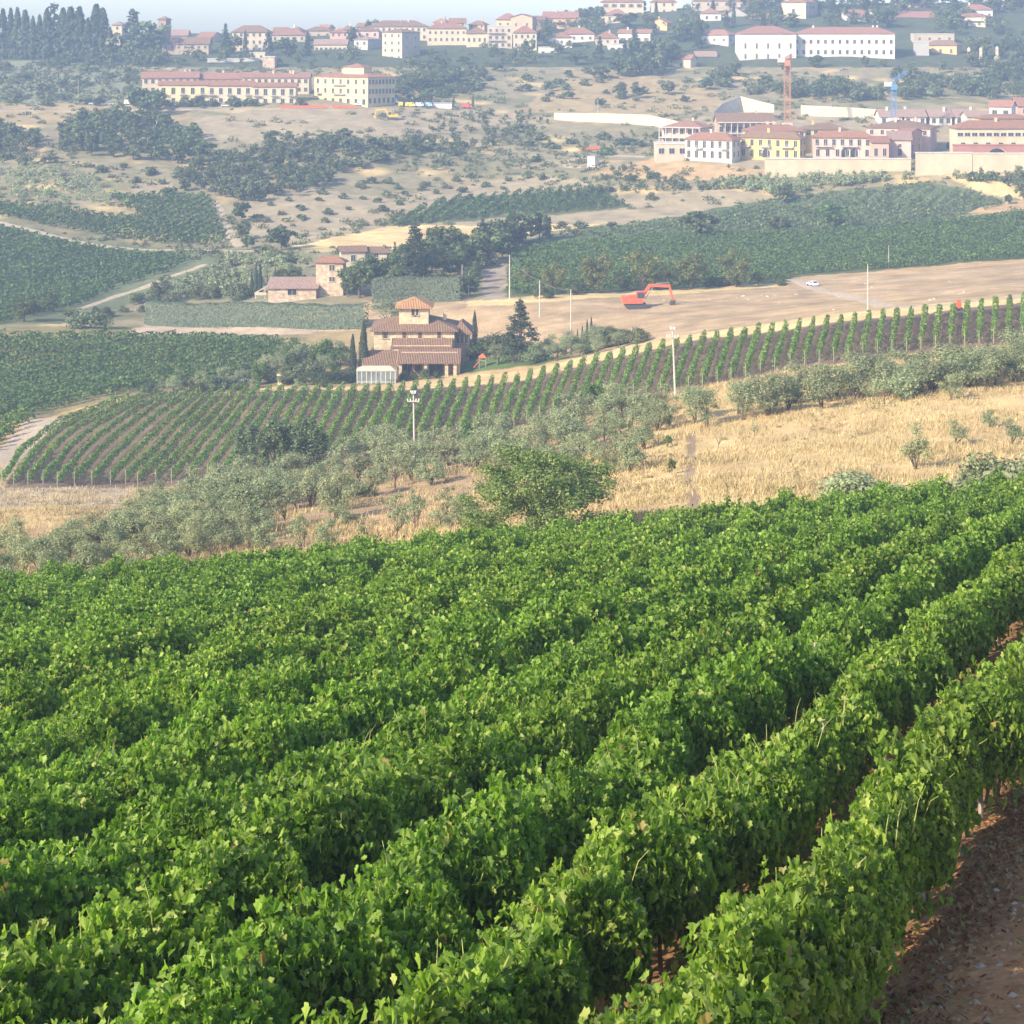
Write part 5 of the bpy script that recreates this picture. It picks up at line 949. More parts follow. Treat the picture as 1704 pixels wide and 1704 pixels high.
def grove(kinds, poly, n, h, mind, phrase, group, seed, look='', wide=(.9, 1.25), ymin=107.0):
    """n plants inside a picture polygon, at least mind metres apart in plan"""
    r = random.Random(seed); us = [p[0] for p in poly]; vs = [p[1] for p in poly]; got = []; tries = 0
    while len(got) < n and tries < n * 60:
        tries += 1; u, v = r.uniform(min(us), max(us)), r.uniform(min(vs), max(vs))
        if not pip(np.array([u]), np.array([v]), poly)[0] or in_front(u, v, r): continue
        x, y, z = ground(u, v, ymin)
        if all((x - a) ** 2 + ((y - b) * .6) ** 2 > mind ** 2 for _, _, a, b in got): got.append((u, v, x, y))
    got.sort()
    byname = {}
    for u, v, x, y in got:
        k = r.choice(kinds); byname.setdefault(NAMES[k], []).append((k, u, v))
    for nm, L_ in byname.items():
        for i, (k, u, v) in enumerate(L_):
            kind_w = {'olive_tree': 'olive tree', 'broadleaf_tree': 'leafy tree', 'bush': 'rounded bush', 'cypress_tree': 'cypress', 'conifer_tree': 'conifer', 'poplar_tree': 'poplar', 'bare_sapling': 'bare sapling'}[nm]
            plant(k, u, v, r.uniform(*h), f'{nth(i + 1)} {look}{kind_w} from the left {phrase}', f'{nm.replace("_", " ")}s {group}', r.uniform(*wide), ymin)

# --- olive slope between the near vineyard and the tilled one
G = 'on the dry slope'
grove(['olive'], [(-120,985),(-120,930),(30,928),(150,915),(235,880),(330,842),(430,815),(500,806),(450,850),(420,890),(470,915),(300,945),(0,985)], 86, (54, 80), 2.2, 'in the dense grove at lower left', G, 1)
grove(['olive', 'olive', 'olive', 'thin_olive'], [(400,830),(440,800),(560,775),(680,755),(760,765),(740,800),(640,835),(570,850),(480,880)], 36, (50, 74), 2.5, 'around the pole left of centre', G, 2)
grove(['olive', 'thin_olive'], [(480,900),(560,875),(700,850),(780,850),(780,885),(640,905),(500,925)], 16, (44, 66), 2.5, 'beyond the near vines', G, 3)
grove(['olive', 'olive', 'thin_olive'], [(700,762),(860,738),(990,700),(1110,676),(1090,740),(1060,790),(960,800),(820,790)], 60, (48, 72), 2.0, 'behind the big round tree', G, 4)
grove(['olive'], [(1120,702),(1200,692),(1300,668),(1420,650),(1560,632),(1800,600),(1800,625),(1600,650),(1450,668),(1300,692),(1180,712)], 38, (58, 82), 2.2, 'in the line above the golden grass', G, 5, wide=(1.0, 1.35))
for k_, u, v, h, wd, lb in (
 ('olive', 1523, 781, 84, .8, 'leaning ragged olive tree alone in the golden grass'), ('olive', 1590, 739, 48, 1.2, 'small rounded olive tree in the golden grass, right side'),
 ('olive', 1646, 711, 34, 1.1, 'tiny dark olive tree high in the golden grass near the right edge'), ('olive', 1683, 739, 50, 1.1, 'small olive tree at the right edge of the golden grass'),
 ('thin_olive', 1255, 725, 36, .7, 'spindly thin sapling in the golden grass below the olive line'), ('dead', 1196, 748, 34, .9, 'leafless forked sapling in the golden grass near the tall pole'),
 ('dead', 1210, 820, 34, .8, 'leafless sapling low in the golden grass above the vines'), ('dead', 1316, 778, 32, .8, 'bare twiggy sapling amid the golden grass'),
 ('olive_bush', 1440, 862, 92, 1.5, 'wide grey-green bush behind the near vines, right of centre'), ('olive_bush', 1290, 880, 48, 1.6, 'low grey bush peeking over the near vines'), ('olive_bush', 1675, 868, 128, 1.15, 'tall grey-green bush behind the vines at the right edge'), ('olive_bush', 1590, 856, 70, 1.4, 'low olive-coloured bush left of the tall bush at the right edge'),
 ('green', 770, 762, 62, 1.15, 'yellow-green rounded shrub among the olives, right of the left pole'), ('green', 985, 690, 66, .9, 'yellow-green tree rising against the tilled vineyard rows'),
 ('green', 1110, 712, 34, .6, 'small bright green shrub left of the tall pole, topmost of three'), ('green', 1112, 745, 26, .7, 'small bright green shrub left of the golden strip, middle of three'), ('green', 1118, 790, 34, .55, 'small bright green shrub left of the golden strip, lowest of three'),
 ('olive', 560, 866, 92, 1.05, 'tall olive tree standing alone on orange grass, centre left'), ('olive', 401, 892, 100, 1.1, 'large olive tree at the right end of the lower left grove'),
 ('olive', 764, 878, 66, .85, 'thin olive tree just left of the big round tree'), ('thin_olive', 690, 884, 68, 1.0, 'sparse olive tree above the near vines left of the big round tree'),
 ('olive', 1049, 785, 66, .8, 'olive tree with a bare trunk left of the golden strip'), ('bush', 610, 826, 26, 1.3, 'dark low bush between olive trees right of the left pole'),
 ('poplar', 415, 800, 105, 1.5, 'tall bushy poplar in front of the tilled vineyard, left of three'), ('poplar', 460, 800, 126, 1.35, 'tallest bushy poplar in front of the tilled vineyard, middle of three'), ('poplar', 510, 798, 112, 1.45, 'tall bushy poplar in front of the tilled vineyard, right of three')):
    plant(k_, u, v, h, lb, None, wd)
plant('walnut', 902, 915, 170, 'big round green tree rising behind the near vines at centre', None, 1.22, Y=113)
# --- around the villa and the stone tower house
for k_, u, v, h, wd, lb in (
 ('cypress', 587, 627, 72, 1.0, 'slim dark cypress left of the villa, the shorter of the pair'), ('cypress', 605, 625, 92, 1.0, 'slim dark cypress left of the villa, the taller of the pair'), ('cypress', 790, 572, 56, 1.0, 'single slim cypress at the right end of the villa'),
 ('conifer', 866, 602, 114, 1.5, 'tall dark conifer in the garden right of the villa'), ('bush', 832, 590, 56, 1.0, 'green bush beside the tall conifer in the villa garden'),
 ('olive', 830, 606, 40, 1.1, 'grey olive tree in front of the tall conifer, left'), ('olive', 893, 604, 40, 1.1, 'grey olive tree in front of the tall conifer, right'), ('olive', 915, 590, 40, 1.2, 'rounded grey-green tree right of the tall conifer'), ('olive', 942, 588, 42, 1.2, 'olive tree at the edge of the villa garden'),
 ('bush', 1050, 566, 28, 1.7, 'broad dark bush just above the right-hand vine rows'), ('scrub', 1010, 574, 40, 1.5, 'grey-green bush left of the broad dark bush'), ('olive', 985, 580, 44, 1.2, 'grey olive tree below the four small cypresses'),
 ('cypress', 961, 568, 22, .8, 'small cypress at the field foot, leftmost of four'), ('cypress', 969, 566, 26, .8, 'small cypress at the field foot, second of four'), ('cypress', 977, 564, 34, .8, 'small cypress at the field foot, third of four'), ('cypress', 984, 562, 36, .8, 'small cypress at the field foot, rightmost of four'),
 ('bush', 775, 590, 34, 1.2, 'dark bush at the right wall of the villa'), ('bush', 800, 592, 32, 1.2, 'dark bush right of the villa, beside the red slide'), ('bush', 640, 600, 38, 1.2, 'dark bush between the villa and its left outbuilding'),
 ('green', 540, 612, 56, 1.0, 'bright green leafy tree left of the two cypresses'), ('bush', 492, 622, 40, 1.3, 'rounded dark green bush near the garden hedge'), ('olive', 566, 612, 52, .9, 'silver olive tree touching the left cypress'), ('olive', 645, 548, 56, 1.3, 'pale feathery tree behind the villa tower'),
 ('scrub', 355, 648, 28, 1.5, 'brownish low bush at the top of the tilled vineyard'), ('scrub', 320, 645, 24, 1.1, 'round grey bush at the top left of the tilled vineyard'), ('olive', 395, 640, 28, 1.1, 'small olive tree near the parked car'), ('olive', 428, 640, 26, 1.0, 'small olive tree left of the pale stone pillar'), ('olive', 478, 640, 28, 1.1, 'small olive tree right of the pale stone pillar'), ('scrub', 245, 655, 22, .8, 'thin shrub where the vineyard meets the bushy field'),
 ('bush', 672, 633, 20, .7, 'small round shrub before the villa porch, first of four'), ('bush', 688, 632, 18, .7, 'small round shrub before the villa porch, second of four'), ('bush', 708, 631, 22, .7, 'small round shrub before the villa porch, third of four'), ('bush', 727, 630, 18, .7, 'small round shrub before the villa porch, fourth of four'),
 ('broad', 598, 496, 74, 1.25, 'dark rounded tree right of the stone tower'), ('broad', 632, 492, 76, 1.2, 'dark rounded tree left of the trimmed square hedge'), ('broad', 578, 494, 50, .9, 'dark tree touching the stone tower'),
 ('conifer', 690, 474, 112, 1.6, 'very tall dark conifer behind the trimmed square hedge'), ('conifer', 642, 440, 36, .7, 'small conifer by the upper farmhouse, left of two'), ('conifer', 657, 440, 42, .7, 'small conifer by the upper farmhouse, right of two'),
 ('broad', 672, 465, 58, .9, 'yellowish tree at the foot of the very tall conifer'),
 ('cypress', 419, 492, 42, .8, 'slim cypress left of the stone farmhouse, leftmost of three'), ('cypress', 426, 491, 54, .8, 'slim cypress left of the stone farmhouse, middle of three'), ('cypress', 433, 490, 54, .8, 'slim cypress left of the stone farmhouse, rightmost of three'), ('cypress', 458, 466, 24, .8, 'lone little cypress above the stone farmhouse roof'), ('cypress', 445, 470, 16, .8, 'tiny cypress above the left end of the farmhouse roof'),
 ('broad', 490, 474, 34, 1.3, 'green tree behind the stone farmhouse, nearer the tower'), ('broad', 470, 472, 30, 1.3, 'green tree behind the middle of the stone farmhouse'),
 ('scrub', 150, 546, 46, 1.2, 'large rounded bush below the far left vineyard'), ('broad', 265, 500, 40, 1.1, 'bushy tree behind the left end of the long hedge'), ('scrub', 345, 498, 36, 1.1, 'light green bush behind the long hedge'), ('scrub', 395, 498, 34, 1.2, 'yellow-green bush behind the long hedge near the farmhouse'), ('olive', 300, 498, 34, 1.2, 'grey tree behind the long hedge, left part'), ('scrub', 230, 505, 28, 1.0, 'small bush at the left end of the long hedge'),
 ('broad', 40, 535, 44, 1.6, 'dark spreading tree low in the far left vineyard'), ('broad', 80, 520, 42, 1.2, 'dark tree beside the spreading tree in the far left vineyard'),
 ('broad', 468, 418, 52, 1.2, 'leafy tree on the slope above the farmhouse'), ('broad', 402, 368, 36, 1.1, 'rounded tree at the top of the climbing track'), ('broad', 405, 400, 34, 1.0, 'dark tree beside the climbing track'), ('broad', 412, 416, 30, 1.0, 'dark tree at the foot of the climbing track'), ('scrub', 440, 424, 24, 1.4, 'bush at the junction of the hill tracks'),
 ('broad', 1170, 396, 52, 1.7, 'very broad dark tree above the green vineyard'), ('broad', 1295, 388, 34, 1.6, 'dark rounded tree above the green vineyard, middle'), ('green', 1385, 380, 44, 1.35, 'light green rounded tree above the green vineyard'), ('broad', 1305, 338, 38, 1.3, 'dark round tree below the retaining walls'),
 ('broad', 1678, 340, 20, .9, 'small dark round tree beside the sandy triangle'), ('broad', 1702, 330, 34, 1.0, 'dark tree cut by the right edge of the view'),
 ('bush', 1300, 474, 20, 1.3, 'small bush where the gravel road meets the vineyard')):
    plant(k_, u, v, h, lb, None, wd)
for i, (u, v, h, wd) in enumerate(((875, 474, 30, 1.2), (920, 488, 46, 1.0), (995, 486, 62, 1.05), (1035, 484, 30, 1.2), (1070, 482, 62, 1.1), (1150, 480, 62, 1.1), (1110, 480, 36, 1.2), (1225, 476, 54, 1.1), (1262, 474, 26, 1.1))):
    plant('oak', u, v + 1.5, h * 1.15, f'roadside tree at the upper edge of the brown field, {nth(i + 1)} from the left', 'roadside trees above the brown field', wd)
grove(['broad'], [(700,466),(720,430),(800,412),(905,400),(905,412),(860,425),(800,446),(760,466)], 20, (46, 66), 3.0, 'in the wood right of the very tall conifer', 'in the wood behind the hedge', 11, look='dark ')
grove(['broad', 'bush'], [(700,492),(780,470),(800,445),(810,470),(790,498)], 7, (26, 44), 2.5, 'between the square hedge and the drive', 'by the square hedge', 12)
grove(['bush', 'scrub', 'broad'], [(840,496),(846,470),(1010,470),(1280,470),(1280,480),(1000,492),(860,500)], 13, (16, 28), 3, 'along the upper edge of the brown field', 'above the brown field', 13)
grove(['bush', 'scrub', 'olive', 'green'], [(430,642),(470,604),(520,594),(575,600),(575,634),(480,640)], 16, (28, 46), 2.4, 'in the villa garden', 'in the villa garden', 14)
grove(['olive', 'scrub', 'bush'], [(810,602),(900,600),(985,582),(1060,562),(1060,572),(980,594),(900,608)], 13, (26, 40), 2.6, 'right of the villa lawn', 'right of the villa lawn', 15)
grove(['bush', 'scrub', 'olive'], [(225,656),(300,636),(420,628),(470,632),(430,648),(300,650)], 14, (20, 34), 3, 'above the tilled rows', 'above the tilled rows', 16)
grove(['olive', 'olive', 'thin_olive', 'olive_bush'], [(1450,650),(1560,628),(1800,596),(1800,640),(1600,668),(1480,690)], 18, (50, 72), 2.6, 'at the right above the golden grass', 'at right above the golden grass', 17, wide=(1.0, 1.4))
# --- hillside beyond
grove(['broad'], [(95,252),(115,215),(180,200),(240,208),(320,228),(350,268),(290,274),(180,266)], 50, (26, 38), 4, 'in the dark wood on the left hillside', 'on the left hillside', 21, look='dark ', wide=(1.1, 1.5))
grove(['broad', 'bush'], [(-90,255),(-90,215),(0,215),(45,218),(62,245),(40,258)], 14, (24, 34), 4, 'at the left edge of the hillside', 'at the left hillside edge', 22, look='dark ', wide=(1.1, 1.5))
grove(['broad', 'broad', 'scrub'], [(350,270),(450,242),(560,232),(650,244),(740,236),(700,262),(600,272),(540,312),(420,338),(310,325),(290,290)], 52, (18, 30), 4.5, 'in the hillside scrub belt', 'in the hillside scrub belt', 23, look='dark ', wide=(1.2, 1.8))
grove(['bush', 'scrub'], [(700,262),(740,232),(880,222),(1100,230),(1090,262),(960,262),(820,285),(700,290)], 14, (10, 20), 4, 'left of the new terraces', 'left of the new terraces', 24, wide=(1.2, 2.0))
grove(['broad'], [(232,190),(240,178),(268,182),(262,194)], 4, (34, 48), 2, 'left of the row houses', 'by the long row of houses', 25, look='dark ')
grove(['scrub', 'broad'], [(-90,178),(-90,108),(0,108),(215,106),(232,140),(228,176)], 34, (10, 20), 4.5, 'on the slope under the cypress line', 'under the cypress line', 26, wide=(1.1, 1.7))
grove(['olive'], [(-90,335),(-90,268),(0,272),(130,290),(190,318),(215,345),(120,345),(0,330)], 0, (12, 18), 4.5, 'in the pale grove on the left hill', 'on the left hill', 27, wide=(1.2, 1.7))
grove(['bush', 'scrub'], [(0,265),(200,275),(290,300),(350,330),(290,326),(190,292),(60,282)], 10, (12, 24), 6, 'dotted above the left hill vineyard', 'above the left hill vineyard', 28)
grove(['scrub', 'broad'], [(660,165),(660,100),(850,95),(880,120),(800,150),(700,172)], 32, (12, 20), 4, 'on the slope right of the yellow block', 'right of the yellow block', 29, wide=(1.1, 1.7))
grove(['bush'], [(690,168),(700,158),(830,126),(832,133),(760,158),(700,170)], 18, (9, 13), 3, 'in the slanting hedge line', 'in the slanting hedge line', 30, look='dark ', wide=(1.3, 1.8))
grove(['scrub', 'bush'], [(860,165),(880,110),(1000,110),(1060,140),(1240,150),(1180,175),(1000,178)], 18, (10, 18), 6, 'above the long wall', 'above the long wall', 31)
for i, (u, v, h, wd) in enumerate(((1033, 162, 30, 1.3), (1060, 164, 28, 1.2), (1113, 158, 28, 1.3), (1175, 150, 26, 1.2), (915, 152, 18, 1.1), (946, 130, 16, 1.1))): plant('broad', u, v, h, f'dark round tree alone on the bare slope above the long wall, {nth([5,6,3,4,1,2][0] if 0 else sorted([915,946,1033,1060,1113,1175]).index(u) + 1)} from the left', 'lone round trees on the bare slope', wd)
grove(['broad', 'conifer'], [(1010,128),(1040,90),(1080,72),(1165,62),(1165,90),(1120,100),(1110,128)], 26, (30, 46), 4, 'in the central wood', 'left of the big white building', 32, look='dark ')
grove(['broad', 'scrub'], [(1150,135),(1180,112),(1500,112),(1640,110),(1800,104),(1800,150),(1600,165),(1480,172),(1330,172),(1200,150)], 56, (18, 30), 4.5, 'under the white building', 'under the big white building', 33, wide=(1.1, 1.6))
grove(['broad'], [(1380,180),(1480,178),(1600,170),(1800,165),(1800,180),(1650,180),(1500,190)], 0, (18, 26), 5, '', '', 34)
grove(['broad', 'conifer'], [(1120,40),(1170,12),(1300,8),(1440,5),(1600,5),(1800,0),(1800,40),(1600,50),(1500,60),(1440,60),(1300,48),(1240,48),(1160,56)], 48, (26, 42), 5, 'on the crest', 'on the crest', 35, look='dark ', wide=(1.1, 1.5))
grove(['broad'], [(900,40),(960,20),(1120,18),(1130,60),(1040,60),(980,40)], 16, (20, 30), 5, 'among the hilltop houses', 'among the hilltop houses', 36, look='dark ')
grove(['olive', 'bush', 'olive'], [(1180,312),(1260,292),(1530,284),(1545,298),(1400,310),(1290,326)], 0, (16, 24), 3.2, 'below the retaining walls', 'below the retaining walls', 37, wide=(1.2, 1.7))
grove(['scrub', 'bush'], [(1000,318),(1020,285),(1180,290),(1180,322),(1080,335)], 10, (12, 20), 4, 'below the unfinished white house', 'below the unfinished house', 38)
grove(['scrub'], [(430,372),(440,340),(640,300),(900,292),(930,305),(760,325),(640,352),(560,372)], 34, (9, 16), 5, 'left of the lens-shaped vineyard', 'left of the lens-shaped vineyard', 39)
grove(['olive', 'scrub'], [(240,498),(330,460),(380,432),(500,430),(520,446),(420,480),(330,496)], 14, (16, 24), 3.0, 'in the pale grove left of the stone farmhouse', 'left of the stone farmhouse', 40, wide=(1.1, 1.6))
grove(['scrub', 'bush', 'olive'], [(1590,300),(1610,275),(1800,272),(1800,310),(1700,318)], 20, (14, 26), 4, 'below the walls at the right edge', 'at the right edge below the walls', 41)
grove(['scrub', 'bush'], [(860,400),(900,378),(1120,372),(1060,396),(930,408)], 8, (12, 20), 4, 'above the left part of the green vineyard', 'above the green vineyard', 42)
grove(['scrub'], [(100,530),(240,500),(330,498),(250,515),(180,540)], 8, (14, 22), 4, 'left of the long hedge', 'left of the long hedge', 43)
grove(['olive', 'bush'], [(230,655),(240,640),(420,640),(560,628),(600,640),(420,655)], 10, (16, 24), 4, 'along the top of the tilled vineyard', 'along the top of the tilled vineyard', 44)
# --- hilltop at the top left
for i, (u, v, t, k_, wd) in enumerate(((-30, 98, 20, 'cypress', 1.3), (-12, 98, 14, 'cypress', 1.3), (5, 98, 15, 'cypress', 1.5), (18, 98, 14, 'cypress', 1.2), (29, 99, 13, 'cypress', 1.3), (42, 99, 17, 'cypress', 1.7), (55, 100, 27, 'cypress', 1.3), (66, 100, 24, 'cypress', 1.3), (78, 102, 14, 'cypress', 1.5), (90, 102, -4, 'conifer', 1.0), (105, 103, 14, 'cypress', 1.8), (118, 103, 12, 'cypress', 2.0), (132, 103, 12, 'cypress', 1.9), (146, 104, 30, 'cypress', 1.6), (160, 104, 8, 'cypress', 1.9), (171, 104, 14, 'cypress', 1.9), (183, 105, 45, 'cypress', 1.6))):
    plant(k_, u, v, v - t, f'tall dark cypress on the left hilltop, {nth(i + 1)} from the left' if k_ == 'cypress' else 'tallest spiky conifer in the cypress line on the left hilltop', 'cypress line on the left hilltop' if k_ == 'cypress' else None, wd)
for k_, u, v, h, wd, lb in (('conifer', 222, 88, 80, 1.5, 'big spreading cedar on the skyline beside the brown tower'), ('broad', 250, 92, 62, 1.4, 'dark wide tree right of the spreading cedar'), ('broad', 200, 104, 50, 1.2, 'dark tree under the left side of the cedar'),
 ('conifer', 375, 90, 56, .9, 'pointed conifer before the cream hilltop house'), ('broad', 390, 90, 34, 1.3, 'rounded tree at the foot of the pointed conifer'), ('cypress', 408, 88, 38, 1.1, 'slim cypress before the cream hilltop house'), ('broad', 330, 102, 24, 1.4, 'dark tree below the pink-orange hilltop house'), ('conifer', 447, 92, 46, 1.1, 'dark conifer right of the cream hilltop house'), ('broad', 475, 94, 34, 1.6, 'broad dark tree between the hilltop houses'), ('conifer', 512, 92, 44, 1.0, 'dark conifer left of the long low cream house'), ('broad', 586, 74, 30, .9, 'slim dark tree beside the pink house'), ('broad', 621, 60, 30, 1.2, 'dark round treetop above the long cream roof'),
 ('broad', 905, 80, 40, .9, 'tall dark tree before the white hilltop houses'), ('broad', 882, 96, 34, 1.0, 'dark bush-like tree below the long cream row'), ('broad', 1043, 45, 26, 2.2, 'wide umbrella-shaped tree behind the hilltop houses'), ('cypress', 1092, 42, 40, 1.2, 'pointed dark cypress among the hilltop houses'), ('cypress', 1221, 46, 42, 1.0, 'pointed cypress in front of the grey gable'), ('broad', 928, 90, 22, 1.4, 'low dark tree below the white hilltop houses'), ('conifer', 998, 100, 44, 1.1, 'dark conifer below the white hilltop houses'), ('broad', 955, 108, 24, 1.6, 'green tree low on the slope below the white houses'), ('broad', 1000, 132, 26, 1.6, 'green rounded tree on the slope under the houses'), ('broad', 1315, 45, 26, 1.8, 'wide green tree left of the red-roofed crest house'),
 ('broad', 1470, 112, 16, 1.2, 'small round tree against the big white wall'), ('broad', 1355, 112, 24, 1.8, 'wide tree hiding the foot of the big white wall'), ('broad', 1440, 112, 20, 1.0, 'small tree against the big white wall, left of the round one')):
    plant(k_, u, v, h, lb, None, wd)
for i, (u, h) in enumerate(((1620, 40), (1641, 44), (1668, 40), (1692, 36), (1720, 36))): plant('broad', u, 98, h, f'dark rounded tree beside the pale monuments, {nth(i + 1)} from the left', 'trees beside the pale monuments', .8)
for i, u in enumerate((672, 680, 689, 696, 702, 716, 754, 787)): plant('cypress', u, 178, 16 + (i % 3) * 3, f'young cypress along the road right of the yellow block, {nth(i + 1)} from the left', 'young cypresses by the road', 1.2)
for i, u in enumerate((279, 306, 333, 356, 388, 415, 500)): plant('bush', u, 177, 15 + (i % 3) * 4, f'garden bush in front of the long row of houses, {nth(i + 1)} from the left', 'garden bushes by the row houses', 1.2)
plant('bush', 1582, 246, 16, 'dark purple-leaved round shrub left of the red wall', None, 1.1); plant('bush', 1610, 246, 20, 'dark purple-leaved round shrub by the red wall, larger one', None, 1.1); plant('bush', 1668, 240, 15, 'small dark round shrub above the red wall', None, 1.0)

# --- trimmed hedges
def hedge(pts, w_, h_, label, dens=110, size=.32, name='trimmed_hedge', mat=None):
    P = np.array([ground(*p)[:2] for p in pts]); d = np.r_[0, np.cumsum(np.linalg.norm(np.diff(P, axis=0), axis=1))]; s = np.arange(0, d[-1], 1.0); P = np.stack([np.interp(s, d, P[:, 0]), np.interp(s, d, P[:, 1])], 1)
    rng = np.random.default_rng(int(pts[0][0])); n = int(d[-1] * dens); q = rng.uniform(0, s[-1], n); X = np.interp(q, s, P[:, 0]); Y = np.interp(q, s, P[:, 1])
    t = unit(P[-1] - P[0]); nrm = np.array([-t[1], t[0]]); f = rng.uniform(0, 1, n); c = np.where(f < .45, -w_ / 2, np.where(f < .6, w_ / 2, rng.uniform(-w_ / 2, w_ / 2, n))); top = f > .6
    hh = h_ * (1 + .025 * np.sin(q * 1.1) + .02 * np.sin(q * .43)); z = np.where(top, hh, rng.uniform(0, 1, n) * hh); c = c * (1 - .06 * rng.uniform(0, 1, n)); r = (P[0, 0], P[0, 1], float(H(*P[0])))
    x = X + nrm[0] * c; y = Y + nrm[1] * c; sg = np.where(top, 0, np.sign(c)); N3 = np.stack([nrm[0] * sg, nrm[1] * sg, np.where(top, 1, .12)], 1) + rng.normal(0, .28, (n, 3)); sz = size * rng.uniform(.6, 1.2, n)
    v, fc = leaf_quads(np.stack([x - r[0], y - r[1], H(X, Y) + z - r[2]], 1), N3, rng.normal(0, 1, (n, 3)), sz, sz)
    tag(link(name, raw(name, v, fc, [mat or F_HEDGE]), None, r), label, 'hedge')
hedge([(246, 540), (400, 542), (616, 545)], 2.4, 4.5, 'long tall clipped grey-green hedge below the stone farmhouse', 420, .34)
hedge([(622, 502), (700, 500), (774, 499)], 3.0, 4.7, 'short tall clipped hedge behind the villa', 420, .34)
hedge([(492, 641), (540, 640), (596, 636)], 2.0, 1.9, 'low green garden hedge left of the glass conservatory', 130, mat=F_BROAD)

# --- low scrub and tufts that nobody could count, over the whole far hillside
def low_scrub():
    rng = np.random.default_rng(33); n = 9500; Y = rng.uniform(395, 860, n); U = rng.uniform(-150, 1850, n); X = (U - CU) / F * Y; c = cover(X, Y); z = H(X, Y); v = VH - F * z / Y
    k = (c[:, 0] < .40) & (c[:, 0] > .11) & (v > 62) & (rng.uniform(0, 1, n) < np.clip(.30 + 1.1 * jn(X, Y, .045, 55) + .25 * (v < 130), 0, 1)); X, Y, z = X[k], Y[k], z[k]; n = len(X); m = 60
    r = rng.uniform(.35, 1.5, n) * rng.choice([1, 1, 1.5], n); d = unit(rng.normal(0, 1, (n, m, 3))); d[..., 2] = abs(d[..., 2]); q = rng.uniform(0, 1, (n, m, 1)) ** .5
    P = np.stack([X, Y, z - .1], 1)[:, None] + d * q * r[:, None, None] * np.array((1.35, 1.35, .95)); P = P.reshape(-1, 3); s = np.repeat(.30 + .22 * r, m) * rng.uniform(.6, 1.2, n * m)
    vv, f = leaf_quads(P, d.reshape(-1, 3) + rng.normal(0, .5, (n * m, 3)), rng.normal(0, 1, (n * m, 3)), s * .8, s); tag(link('low_scrub', raw('low_scrub', vv, f, [foliage('low_scrub_leaf', [(0, (.06, .08, .035)), (.5, (.12, .14, .06)), (1, (.22, .21, .11))], trans=.15, rough=.8, spec=.1, objvar=0, patch=.3)])), 'low grey-green scrub and tufts scattered over the far hillside', 'scrub', kind='stuff')
low_scrub()
def slope_weeds():
    rng = np.random.default_rng(34); n = 3200; Y = rng.uniform(108, 240, n); U = rng.uniform(-150, 1850, n); X = (U - CU) / F * Y; c = cover(X, Y); k = (c[:, 0] > .27) & (rng.uniform(0, 1, n) < np.clip(.35 + jn(X, Y, .15, 56) - .35 * (U > 1130), .03, 1)); X, Y = X[k], Y[k]; n = len(X); m = 45
    r = rng.uniform(.25, .8, n); d = unit(rng.normal(0, 1, (n, m, 3))); d[..., 2] = abs(d[..., 2]); q = rng.uniform(0, 1, (n, m, 1)) ** .5
    P = (np.stack([X, Y, H(X, Y) - .05], 1)[:, None] + d * q * r[:, None, None] * np.array((1.3, 1.3, .9))).reshape(-1, 3); s = rng.uniform(.10, .26, n * m)
    vv, f = leaf_quads(P, d.reshape(-1, 3) + rng.normal(0, .5, (n * m, 3)), rng.normal(0, 1, (n * m, 3)), s * .5, s); tag(link('weeds', raw('weeds', vv, f, [foliage('weed_leaf', [(0, (.10, .12, .05)), (.5, (.20, .18, .09)), (1, (.34, .25, .14))], trans=.2, rough=.8, spec=.1, objvar=0, patch=.3)])), 'brownish-green weeds among the dry grass under the olive trees', 'weeds', kind='stuff')
slope_weeds()

def wood_mass(poly, n, hm, label, seed, mat=F_BROAD, m=130):
    """a far wood that reads as one mass of crowns"""
    rng = np.random.default_rng(seed); us = [p[0] for p in poly]; vs = [p[1] for p in poly]; C = []
    while len(C) < n:
        u, v = rng.uniform(min(us), max(us)), rng.uniform(min(vs), max(vs))
        if pip(np.array([u]), np.array([v]), poly)[0] and not in_front(u, v, rng): C.append(ground(u, v))
    C = np.array(C); n = len(C); h = rng.uniform(*hm, n); VS = []; FS = []; nb = 0
    for c, hh in zip(C, h):
        k = rng.integers(4, 8); cl = []
        for i in range(k):
            a = rng.uniform(0, 6.28); r = rng.uniform(0, .36) * hh; q = rng.uniform(.18, .30) * hh; cl.append(((c[0] + r * math.cos(a), c[1] + r * math.sin(a), c[2] + hh * rng.uniform(.25, .78)), (q, q, q * .85)))
        v, f = clump_leaves(rng, cl, m, .16 * hh ** .8 + .15, 1.7, surf=.45); VS.append(v); FS += [g + nb for g in f]; nb += len(v)
    tag(link('wood', raw('wood', np.concatenate(VS), [np.concatenate(FS)], [mat])), label, 'wood', kind='stuff')
F_WOOD = foliage('wood_leaf', [(0, (.055, .075, .032)), (.5, (.095, .12, .048)), (1, (.16, .18, .075))], trans=.2, rough=.7, spec=.12, objvar=0, patch=.35)
wood_mass([(1120,50),(1150,8),(1300,2),(1440,2),(1600,2),(1850,-2),(1850,96),(1600,100),(1520,60),(1480,44),(1300,44),(1240,52),(1180,56)], 380, (4.5, 8), 'dark wood filling the crest between the upper villas', 61, F_WOOD)
wood_mass([(1150,140),(1180,116),(1500,116),(1620,112),(1850,104),(1850,165),(1700,170),(1600,165),(1480,170),(1330,168),(1200,150)], 190, (4, 7.5), 'belt of woodland on the slope under the big white building', 62, F_WOOD)
wood_mass([(700,100),(720,92),(860,88),(900,96),(1000,100),(1060,100),(1040,112),(900,112),(860,112),(820,126),(700,150),(662,150),(662,110)], 170, (3, 6.5), 'scrubby woodland below the long cream row of town houses', 63, F_WOOD)
